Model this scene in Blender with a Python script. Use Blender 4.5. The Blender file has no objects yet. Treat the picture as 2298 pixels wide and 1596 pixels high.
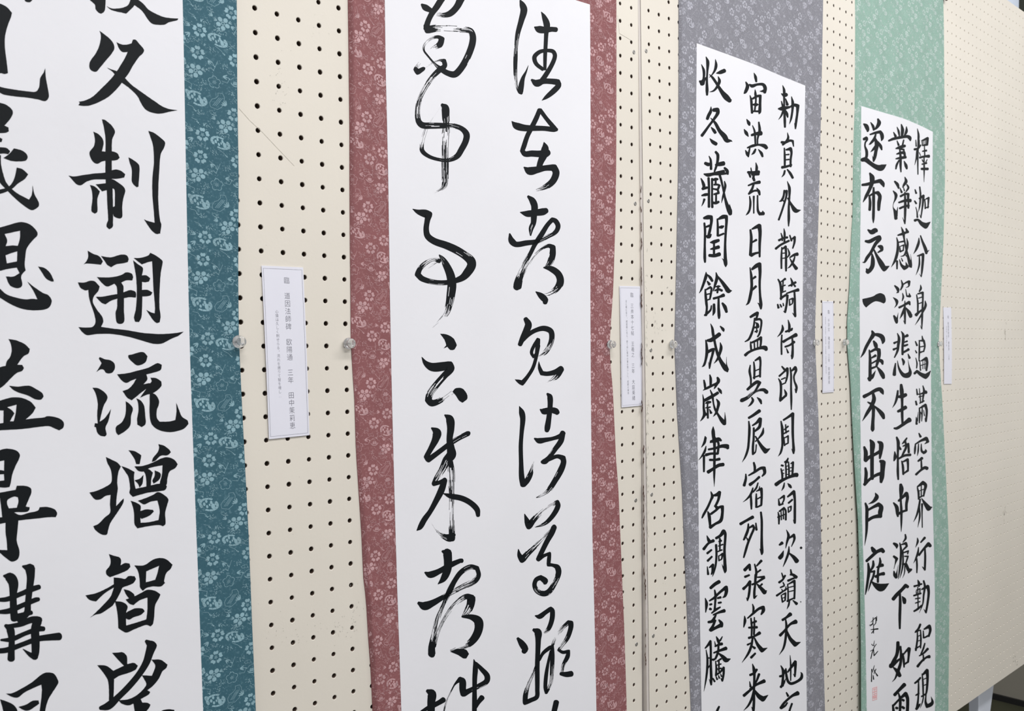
import bpy, math, random
import numpy as np
from mathutils import Matrix, Vector
from mathutils.geometry import tessellate_polygon

random.seed(7)
SC = bpy.context.scene
COL = SC.collection
# ------------------------------------------------------------------ camera calibration (2298 x 1596)
F, CX, CY = 1995.575, 1175.148, 904.444
POSE = [([0.049, -.7465, -.0311], [-.2787, -.4094, .9217]),
        ([0.0449, -.7567, -.04], [.1892, -.5938, 1.3457]),
        ([.0364, -.7446, -.0378], [1.0006, -.9274, 2.0982])]
EYE = 1.40


def rodr(w):
    w = np.array(w)
    th = np.linalg.norm(w)
    k = w / th
    K = np.array([[0, -k[2], k[1]], [k[2], 0, -k[0]], [-k[1], k[0], 0]])
    return np.eye(3) + math.sin(th) * K + (1 - math.cos(th)) * K @ K


_RT = [(rodr(w), np.array(t)) for w, t in POSE]
_d = sum(R[:, 1] for R, t in _RT)
_Z = -_d / np.linalg.norm(_d)
_n = sum(R[:, 2] for R, t in _RT)
_Y = _n - (_n @ _Z) * _Z
_Y /= np.linalg.norm(_Y)
_X = np.cross(_Y, _Z)
M3 = np.array([_X, _Y, _Z])                  # lens axes -> room axes
EYEV = np.array([0, 0, EYE])
# every board: origin, unit vectors right / down / into the wall, in room coordinates
BOARD = [(M3 @ t + EYEV, M3 @ R[:, 0], M3 @ R[:, 1], M3 @ R[:, 2]) for R, t in _RT]

cam_d = bpy.data.cameras.new('camera')
cam = bpy.data.objects.new('camera', cam_d)
COL.objects.link(cam)
Rc = np.column_stack([M3 @ [1, 0, 0], M3 @ [0, -1, 0], M3 @ [0, 0, -1]])
cam.matrix_world = Matrix.Translation(EYEV.tolist()) @ Matrix(Rc.tolist()).to_4x4()
cam_d.sensor_width = 36
cam_d.lens = F / 2298 * 36
cam_d.shift_x = (1149 - CX) / 2298
cam_d.shift_y = (CY - 798) / 2298
cam_d.clip_start = .05
cam_d.dof.use_dof = True
cam_d.dof.focus_distance = 1.22
cam_d.dof.aperture_fstop = 16
SC.camera = cam

# ------------------------------------------------------------------ light and exposure
SC.view_settings.view_transform = 'Standard'
SC.view_settings.look = 'None'
SC.view_settings.gamma = 1
SC.view_settings.use_curve_mapping = False
SC.view_settings.exposure = 0.0
W = bpy.data.worlds.new('world')
SC.world = W
W.use_nodes = True
W.node_tree.nodes['Background'].inputs[0].default_value = (.93, .95, 1, 1)
W.node_tree.nodes['Background'].inputs[1].default_value = .47


def area(name, loc, target, sx, sy, power, color):
    l = bpy.data.lights.new(name, 'AREA')
    l.shape = 'RECTANGLE'
    l.size, l.size_y = sx, sy
    l.energy = power
    l.color = color
    o = bpy.data.objects.new(name, l)
    COL.objects.link(o)
    o.location = loc
    d = Vector(target) - Vector(loc)
    o.rotation_euler = d.to_track_quat('-Z', 'Y').to_euler()
    return o


area('assumed_ceiling_light', (1.25, -.40, 3.15), (1.25, -.05, 0), 3.2, .25, 54, (1, .985, .99))  # unseen overhead light, assumed from the brighter tops of the boards
area('assumed_ceiling_light', (.6, -2.3, 3.15), (.6, -1.2, .6), 3.4, .25, 56, (1, .985, .99))  # second overhead light out of view, assumed as well
area('assumed_side_light', (3.6, .15, 1.75), (1.6, .85, 1.4), .16, 2.6, 6, (.93, .96, 1))  # grazing light assumed from the right; no window is built at this spot


# ------------------------------------------------------------------ materials
def lin(c):
    return tuple((x / 255 / 12.92 if x <= 10.3 else ((x / 255 + .055) / 1.055) ** 2.4) for x in c)


def mat(name, rgb, rough=.6, noise=0, nscale=20, bump=0, bscale=200, metal=0, spec=.3, noise2=None, stretch=None):
    m = bpy.data.materials.new(name)
    m.use_nodes = True
    nt = m.node_tree
    b = nt.nodes['Principled BSDF']
    b.inputs['Base Color'].default_value = (*rgb, 1)
    b.inputs['Roughness'].default_value = rough
    b.inputs['Metallic'].default_value = metal
    b.inputs['Specular IOR Level'].default_value = spec
    tc = nt.nodes.new('ShaderNodeTexCoord')
    src = tc.outputs['Object']
    if stretch:
        mp = nt.nodes.new('ShaderNodeMapping')
        mp.inputs['Scale'].default_value = stretch
        nt.links.new(src, mp.inputs[0])
        src = mp.outputs[0]
    if noise:
        n = nt.nodes.new('ShaderNodeTexNoise')
        n.inputs['Scale'].default_value = nscale
        n.inputs['Detail'].default_value = 4
        nt.links.new(src, n.inputs['Vector'])
        r = nt.nodes.new('ShaderNodeValToRGB')
        lo = tuple(max(0, x * (1 - noise)) for x in rgb)
        hi = tuple(min(1, x * (1 + noise)) for x in rgb)
        r.color_ramp.elements[0].position = .3
        r.color_ramp.elements[1].position = .7
        r.color_ramp.elements[0].color = (*(noise2 or lo), 1)
        r.color_ramp.elements[1].color = (*hi, 1)
        nt.links.new(n.outputs[0], r.inputs[0])
        nt.links.new(r.outputs[0], b.inputs['Base Color'])
    if bump:
        n = nt.nodes.new('ShaderNodeTexNoise')
        n.inputs['Scale'].default_value = bscale
        n.inputs['Detail'].default_value = 3
        nt.links.new(src, n.inputs['Vector'])
        bp = nt.nodes.new('ShaderNodeBump')
        bp.inputs['Strength'].default_value = bump
        bp.inputs['Distance'].default_value = .001
        nt.links.new(n.outputs[0], bp.inputs['Height'])
        nt.links.new(bp.outputs[0], b.inputs['Normal'])
    return m


PAPER = mat('white_paper', (.86, .86, .895), .75, .015, 9, .12, 160)
INK = mat('black_ink', (.006, .008, .010), .6, 0, bump=.1, bscale=300, spec=.18)
BOARDM = mat('cream_paint', (.80, .75, .66), .5, .035, 3.5, .08, 260)
DARK = mat('hollow_shade_dark', (.05, .04, .03), .9)  # near-black colour standing in for the shade behind the holes
HOLEM = mat('bare_hardboard', (.15, .105, .08), .8)
TRIM = mat('chipped_trim_paint', (.66, .61, .57), .55, .06, 30)
CHIP = mat('chipped_bare_wood', (.06, .025, .018), .8, .4, 200)
SCUFF = mat('grey_scuff', (.42, .40, .36), .8, .3, 400)
SMUDGE = mat('faint_scuff', (.60, .56, .49), .8, .2, 400)
LABEL = mat('label_paper', (.82, .82, .90), .65, .01, 20)
TEXT = mat('label_text', (.14, .14, .17), .7)
LINE = mat('label_border', (.33, .33, .38), .7)
STEEL = mat('screw_steel', (.45, .44, .42), .45, .2, 300, metal=.8)
LEG = mat('grey_leg_paint', (.72, .76, .84), .4, .03, 20)
SEAL = mat('red_seal_ink', (.72, .30, .30), .8, .35, 500, noise2=(.82, .62, .64))
FLOOR = mat('olive_floor', (.060, .062, .038), .55, .2, 6)
WALL = mat('room_wall', (.33, .31, .26), .8, .05, 2)
WALLB = mat('room_wall_white', (.7, .72, .76), .8)
FRAME = mat('window_frame', (.10, .11, .09), .5)
BASE = mat('baseboard_dark', (.02, .02, .02), .5)

pm = bpy.data.materials.new('clear_plastic')
pm.use_nodes = True
pb = pm.node_tree.nodes['Principled BSDF']
pb.inputs['Base Color'].default_value = (1, 1, 1, 1)
pb.inputs['Roughness'].default_value = .04
pb.inputs['IOR'].default_value = 1.49
pb.inputs['Transmission Weight'].default_value = .82
PLASTIC = pm
gm = bpy.data.materials.new('bright_window_pane')
gm.use_nodes = True
gb = gm.node_tree.nodes['Principled BSDF']
gb.inputs['Base Color'].default_value = (.6, .65, .75, 1)
gb.inputs['Emission Color'].default_value = (.78, .86, 1, 1)
gb.inputs['Emission Strength'].default_value = .62
PANE = gm


# ------------------------------------------------------------------ mesh helpers
def new_obj(name, verts, faces, m, parent=None, smooth=False):
    me = bpy.data.meshes.new(name)
    me.from_pydata(verts, [], faces)
    me.update()
    me.materials.append(m)
    if smooth:
        me.polygons.foreach_set('use_smooth', [True] * len(me.polygons))
    o = bpy.data.objects.new(name, me)
    COL.objects.link(o)
    if parent:
        o.parent = parent
    return o


def empty(name, mw, label, cat, group=None):
    o = bpy.data.objects.new(name, None)
    COL.objects.link(o)
    o.empty_display_size = .05
    o.matrix_world = mw
    o['label'] = label
    o['category'] = cat
    if group:
        o['group'] = group
    return o


def box(v, f, x0, x1, y0, y1, z0, z1):
    b = len(v)
    v += [(x, y, z) for x in (x0, x1) for y in (y0, y1) for z in (z0, z1)]
    f += [tuple(b + i for i in q) for q in ((0, 1, 3, 2), (4, 6, 7, 5), (0, 4, 5, 1), (2, 3, 7, 6), (0, 2, 6, 4), (1, 5, 7, 3))]


def solid(name, boxes, m, parent=None, kind=None):
    v, f = [], []
    for b in boxes:
        box(v, f, *b)
    o = new_obj(name, v, f, m, parent)
    if kind:
        o['kind'] = kind
    return o


def board_matrix(k, x=0, out=0, y=0):
    """object axes: X along the board, Y into the board, Z up the board"""
    o, r, d, n = BOARD[k]
    org = o + r * x + d * y - n * out
    mm = np.eye(4)
    mm[:3, 0] = r
    mm[:3, 1] = n
    mm[:3, 2] = -d
    mm[:3, 3] = org
    return Matrix(mm.tolist())


def hit(k, u, v, H=0.0):
    """photo pixel -> (x, down) on the plane H metres in front of board k"""
    o, r, d, n = BOARD[k]
    ray = M3 @ np.array([(u - CX) / F, (v - CY) / F, 1.0])
    p0 = o - n * H
    s = (n @ (p0 - EYEV)) / (n @ ray)
    P = EYEV + ray * s - p0
    return float(P @ r), float(P @ d)


def room_hit(axis, val, u, v):
    ray = M3 @ np.array([(u - CX) / F, (v - CY) / F, 1.0])
    s = (val - EYEV[axis]) / ray[axis]
    return EYEV + ray * s


# ------------------------------------------------------------------ room
def plane(name, pts, m):
    o = new_obj(name, pts, [(0, 1, 2, 3)], m)
    o['kind'] = 'structure'
    return o


XE = 3.737
plane('floor', [(-3, -5, 0), (XE, -5, 0), (XE, 2.2, 0), (-3, 2.2, 0)], FLOOR)
plane('ceiling', [(-3, -5, 3.3), (-3, 2.2, 3.3), (XE, 2.2, 3.3), (XE, -5, 3.3)], WALLB)
plane('wall_right', [(XE, -5, 0), (XE, -5, 3.3), (XE, 2.2, 3.3), (XE, 2.2, 0)], WALL)
plane('wall_back', [(-3, 2.2, 0), (XE, 2.2, 0), (XE, 2.2, 3.3), (-3, 2.2, 3.3)], WALL)
solid('baseboard_right', [(XE - .012, XE, -5, 2.19, 0.0, .022)], BASE, kind='structure')
wf = solid('window_1', [(XE - .05, XE, 1.188, 1.209, 2.3, 3.1), (XE - .05, XE, 1.98, 2.0, 2.3, 3.1), (XE - .05, XE, 1.188, 2.0, 2.28, 2.3),
                        (XE - .05, XE, 1.188, 2.0, 3.1, 3.12)], FRAME, kind='structure')
new_obj('pane', [(XE - .02, 1.2, 2.29), (XE - .02, 1.99, 2.29), (XE - .02, 1.99, 3.11), (XE - .02, 1.2, 3.11)], [(0, 1, 2, 3)], PANE, wf)

# ------------------------------------------------------------------ peg boards
PITCH = .025
TOPY, BOTY = -.12, 1.70        # board 3 scale; the others are aligned to the same heights


def perforated(name, ncol, nrow, x0, z_first, xl, xr, zt, zb, parent, N=12, r=.0026):
    """front sheet with real round holes: local X right, Y into the board, Z up"""
    ang = np.arange(N) * 2 * math.pi / N + math.pi / N
    sq = []
    for a in ang:
        c, s = math.cos(a), math.sin(a)
        k = max(abs(c), abs(s))
        sq.append((c / k, s / k))
    sq = np.array(sq)
    xs = [xl] + [x0 + (i + .5) * PITCH for i in range(ncol - 1)] + [xr]
    zs = [zt] + [z_first - (j + .5) * PITCH for j in range(nrow - 1)] + [zb]
    verts, faces, inner = [], [], []
    circ = np.column_stack([np.cos(ang), np.sin(ang)])
    for i in range(ncol):
        for j in range(nrow):
            cx, cz = x0 + i * PITCH, z_first - j * PITCH
            jr = r * (1 + random.uniform(-.05, .05))
            b = len(verts)
            for q in sq:
                X = cx + (q[0] * (xs[i + 1] - cx) if q[0] > 0 else q[0] * (cx - xs[i]))
                Z = cz + (q[1] * (zs[j] - cz) if q[1] > 0 else q[1] * (cz - zs[j + 1]))
                verts.append((X, 0, Z))
            for q in circ:
                verts.append((cx + q[0] * jr * 1.2, 0, cz + q[1] * jr * 1.2))
            for q in circ:
                verts.append((cx + q[0] * jr, .0006, cz + q[1] * jr))
            for q in circ:
                verts.append((cx + q[0] * jr, .0055, cz + q[1] * jr))
            for a in range(N):
                n2 = (a + 1) % N
                for ring in range(3):
                    p, q = b + ring * N, b + (ring + 1) * N
                    faces.append((p + a, q + a, q + n2, p + n2))
                    inner.append(1 if ring == 2 and r > .0024 else 0)
            # corners
            for sx, sz in ((1, 1), (-1, 1), (-1, -1), (1, -1)):
                t = math.atan2(sz, sx) % (2 * math.pi)
                k = int(((t - math.pi / N) % (2 * math.pi)) // (2 * math.pi / N))
                a1, a2 = k % N, (k + 1) % N
                if abs(abs(sq[a1][0]) - 1) < 1e-6 and abs(abs(sq[a1][1]) - 1) < 1e-6:
                    continue
                if abs(abs(sq[a2][0]) - 1) < 1e-6 and abs(abs(sq[a2][1]) - 1) < 1e-6:
                    continue
                verts.append((xs[i + 1] if sx > 0 else xs[i], 0, zs[j] if sz > 0 else zs[j + 1]))
                faces.append((b + a1, b + a2, len(verts) - 1))
                inner.append(0)
    o = new_obj(name, verts, faces, BOARDM, parent)
    o.data.materials.append(HOLEM)
    o.data.polygons.foreach_set('material_index', inner)
    return o


def floor_y(k):
    o, r, d, n = BOARD[k]
    return -o[2] / d[2]        # board-down coordinate where room z = 0


ztop = (BOARD[2][0] + BOARD[2][2] * TOPY)[2]
zbot = (BOARD[2][0] + BOARD[2][2] * BOTY)[2]


def board_y(k, z):
    o, r, d, n = BOARD[k]
    return (z - o[2]) / d[2]


def marks(verts, faces, k, x, y, a, L, w, out):
    c, s = math.cos(a), math.sin(a)
    b = len(verts)
    for t, ww in ((-.5, .3), (0, 1), (.5, .2)):
        for sg in (1, -1):
            verts.append((x + c * L * t - s * w * ww * sg / 2, -out, -(y + s * L * t + c * w * ww * sg / 2)))
    faces += [(b, b + 2, b + 3, b + 1), (b + 2, b + 4, b + 5, b + 3)]


def peg_board(k, xl, xr, ncol, x0, label, chips=False, shift=0, detail=True):
    mw = board_matrix(k, shift, 0, 0)
    yt, yb = board_y(k, ztop), board_y(k, zbot)
    # the root stands on the floor under the middle of the board
    root = empty('peg_board', board_matrix(k, shift + (xl + xr) / 2, -.015, floor_y(k)), label, 'peg board', None)
    inv = root.matrix_world.inverted()
    j0 = math.ceil((yt + .006) / PITCH)
    j1 = math.floor((yb - .006) / PITCH)
    pan = perforated('panel', ncol, j1 - j0 + 1, x0, -j0 * PITCH, xl, xr, -yt, -yb, root, r=.0022 if k == 2 else .0026)
    rel = inv @ mw
    pan.matrix_local = rel
    hollow_shade = solid('hollow_shade', [(xl + .001, xr - .001, .0056, .03, -yb + .001, -yt - .001)], DARK, root)  # dark block added as painted shade inside the hollow board
    hollow_shade.matrix_local = rel
    ed = solid('edge_strip', [(xl - .0048 * (k == 1) - .0002, xl + .0008, .0009, .03, -yb, -yt), (xr, xr + .0004, .0006, .03, -yb, -yt)], TRIM, root)
    ed.matrix_local = rel
    # folded steel legs that carry the board
    fy = floor_y(k)
    for lx in (xl + .10, xr - .10):
        leg(root, rel, lx, yb, fy)
    return root, rel, yt, yb


def leg(root, rel, lx, yb, fy, wt=.062, wb=.028):
    v = []
    prof = [(yb - .10, wt * 1.2), (yb + .0, wt), (yb + .16, wb), (fy - .02, wb)]
    for y, w in prof:
        v += [(lx - wb / 2, .034, -y), (lx - wb / 2 + w, .034, -y), (lx - wb / 2 + w, .036, -y), (lx - wb / 2 + .0, .060, -y), (lx - wb / 2 - .006, .060, -y), (lx - wb / 2 - .006, .036, -y)]
    f = []
    for i in range(len(prof) - 1):
        for a in range(6):
            n2 = (a + 1) % 6
            f.append((i * 6 + a, (i + 1) * 6 + a, (i + 1) * 6 + n2, i * 6 + n2))
    f += [tuple(range(5, -1, -1)), tuple(18 + a for a in range(6))]
    o = new_obj('leg', v, f, LEG, root)
    o.matrix_local = rel
    ft = solid('foot', [(lx - .02, lx + .03, -.22, .28, -fy, -fy + .02)], LEG, root)
    ft.matrix_local = rel
    return o


B1 = peg_board(0, -.2875, .6190, 36, -.275, 'cream peg board between the teal scroll and the long joint, carrying the red scroll')
B2 = peg_board(1, -.0190, .8873, 36, 0, 'cream peg board right of the chipped joint, carrying the grey scroll')
B0 = peg_board(0, -.2875, .6125, 36, -.275, 'cream peg board at the far left behind the teal scroll', shift=-.908)
B3 = peg_board(2, -.3625, .545, 36, -.35, 'farthest cream peg board, bare to the right of the green scroll')
# the far leg is placed where the photo shows it
for o in [c for c in B3[0].children if c.name.startswith(('leg', 'foot'))]:
    bpy.data.objects.remove(o)
lxr = hit(2, 2201, 1580, -.034)[0]
leg(B3[0], B3[1], lxr + .020, B3[3], floor_y(2), wt=.112, wb=.052)
leg(B3[0], B3[1], -.25, B3[3], floor_y(2))

# chipped paint along the joint between the two near boards
v, f = [], []
joint = [(418, 432), (444, 447), (464, 476), (500, 520), (535, 560), (600, 640), (660, 690), (770, 820), (900, 925), (1000, 1018), (1028, 1040), (1090, 1125),
         (1132, 1150), (1158, 1176), (1184, 1190), (1196, 1218), (1222, 1246), (1275, 1292), (1300, 1346), (1423, 1429), (1447, 1454), (1466, 1486), (1488, 1494)]
for y0, y1 in joint:
    n = max(1, int((y1 - y0) / 6))
    for i in range(n):
        yy = y0 + (y1 - y0) * (i + .5) / n
        uu = 1439.6 + max(0, yy - 450) * .0042 + (3.0 if yy > 990 else 0) + (2.5 if yy > 1290 else 0) + random.uniform(-1.0, 1.0)
        x, y = hit(1, uu, yy, .0)
        marks(v, f, 1, x, y, math.pi / 2 + random.uniform(-.2, .2), .0042 * (y1 - y0) / n / 5 + .001, random.uniform(.0013, .0030), -.0006)
o = new_obj('chipped_paint', v, f, CHIP, B2[0])
o['kind'] = 'stuff'
o.matrix_local = B2[1]


def scuffs(B, k, spots, m, name):
    v, f = [], []
    for (u, w, su, sv, n, L, wd, a0) in spots:
        for i in range(n):
            x, y = hit(k, random.gauss(u, su), random.gauss(w, sv))
            marks(v, f, k, x, y, a0 + random.gauss(0, .4), random.uniform(.3, 1) * L, random.uniform(.5, 1) * wd, .00025)
    o = new_obj(name, v, f, m, B[0])
    o['kind'] = 'stuff'
    o.matrix_local = B[1]


scuffs(B1, 0, [(630, 190, 14, 30, 26, .0016, .0005, 2.2), (700, 70, 40, 30, 12, .0012, .0004, 1.8), (760, 1410, 22, 14, 34, .0022, .0006, -1.0),
               (665, 1430, 36, 12, 22, .0018, .0005, -.9), (795, 1370, 7, 30, 16, .003, .0006, -1.1), (650, 1000, 60, 300, 22, .0009, .0006, .5),
               (1400, 150, 14, 80, 10, .0016, .0004, .8)], SCUFF, 'scuff_marks')
scuffs(B2, 1, [(1452, 1010, 1.8, 190, 90, .007, .0008, 1.57), (1450, 730, 2, 70, 26, .005, .0007, 1.57), (1470, 715, 1.5, 18, 9, .007, .0006, 1.57),
               (1482, 742, 5, 4, 8, .0025, .0012, -.6), (1502, 650, 3, 6, 6, .003, .002, .5), (1490, 800, 25, 120, 26, .0012, .0006, 1.0),
               (1475, 1300, 14, 150, 16, .0016, .0006, 1.4)], SCUFF, 'scuff_marks')
scuffs(B3, 2, [(2254, 1150, 1.6, 7, 12, .012, .004, 1.57), (2256, 745, 1.2, 12, 8, .012, .003, 1.5), (2280, 1485, 5, 5, 8, .012, .006, .2)], SMUDGE, 'scuff_marks')


# hairline crack on the near board
def crack(B, k, pts, w):
    v, f = [], []
    for i in range(len(pts) - 1):
        a, b = np.array(hit(k, *pts[i])), np.array(hit(k, *pts[i + 1]))
        d = b - a
        p = np.array([-d[1], d[0]]) / np.linalg.norm(d) * w / 2
        n = len(v)
        for q in (a - p, a + p, b + p, b - p):
            v.append((q[0], -.0002, -q[1]))
        f.append((n, n + 1, n + 2, n + 3))
    o = new_obj('hairline_crack', v, f, SMUDGE, B[0])
    o.matrix_local = B[1]


crack(B1, 0, [(1386, 35), (1390, 75), (1404, 83), (1417, 91)], .0005)
crack(B1, 0, [(536, 243), (560, 270), (590, 298), (620, 330), (660, 372)], .0004)


# countersunk screws
def screw(B, k, u, w, r=.0028):
    x, y = hit(k, u, w)
    v, f = [], []
    N = 14
    for rr, dep in ((r * 1.12, -.0003), (r * .95, -.0007), (r * .3, -.0006), (r * .2, .0006)):
        for a in range(N):
            t = a / N * 2 * math.pi
            v.append((x + rr * math.cos(t), dep, -y + rr * math.sin(t)))
    for ring in range(3):
        for a in range(N):
            f.append((ring * N + a, (ring + 1) * N + a, (ring + 1) * N + (a + 1) % N, ring * N + (a + 1) % N))
    f.append(tuple(3 * N + a for a in range(N)))
    o = new_obj('screw', v, f, STEEL, B[0])
    o.matrix_local = B[1]


for u, w in ((1422.4, 117), (1425.4, 457), (1426.6, 1123), (1428.3, 1446)):
    screw(B1, 0, u, w)
for u, w in ((1450, 114.5), (1455, 451), (1460.6, 786), (1462.3, 1110), (1466, 1427)):
    screw(B2, 1, u, w)

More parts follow.
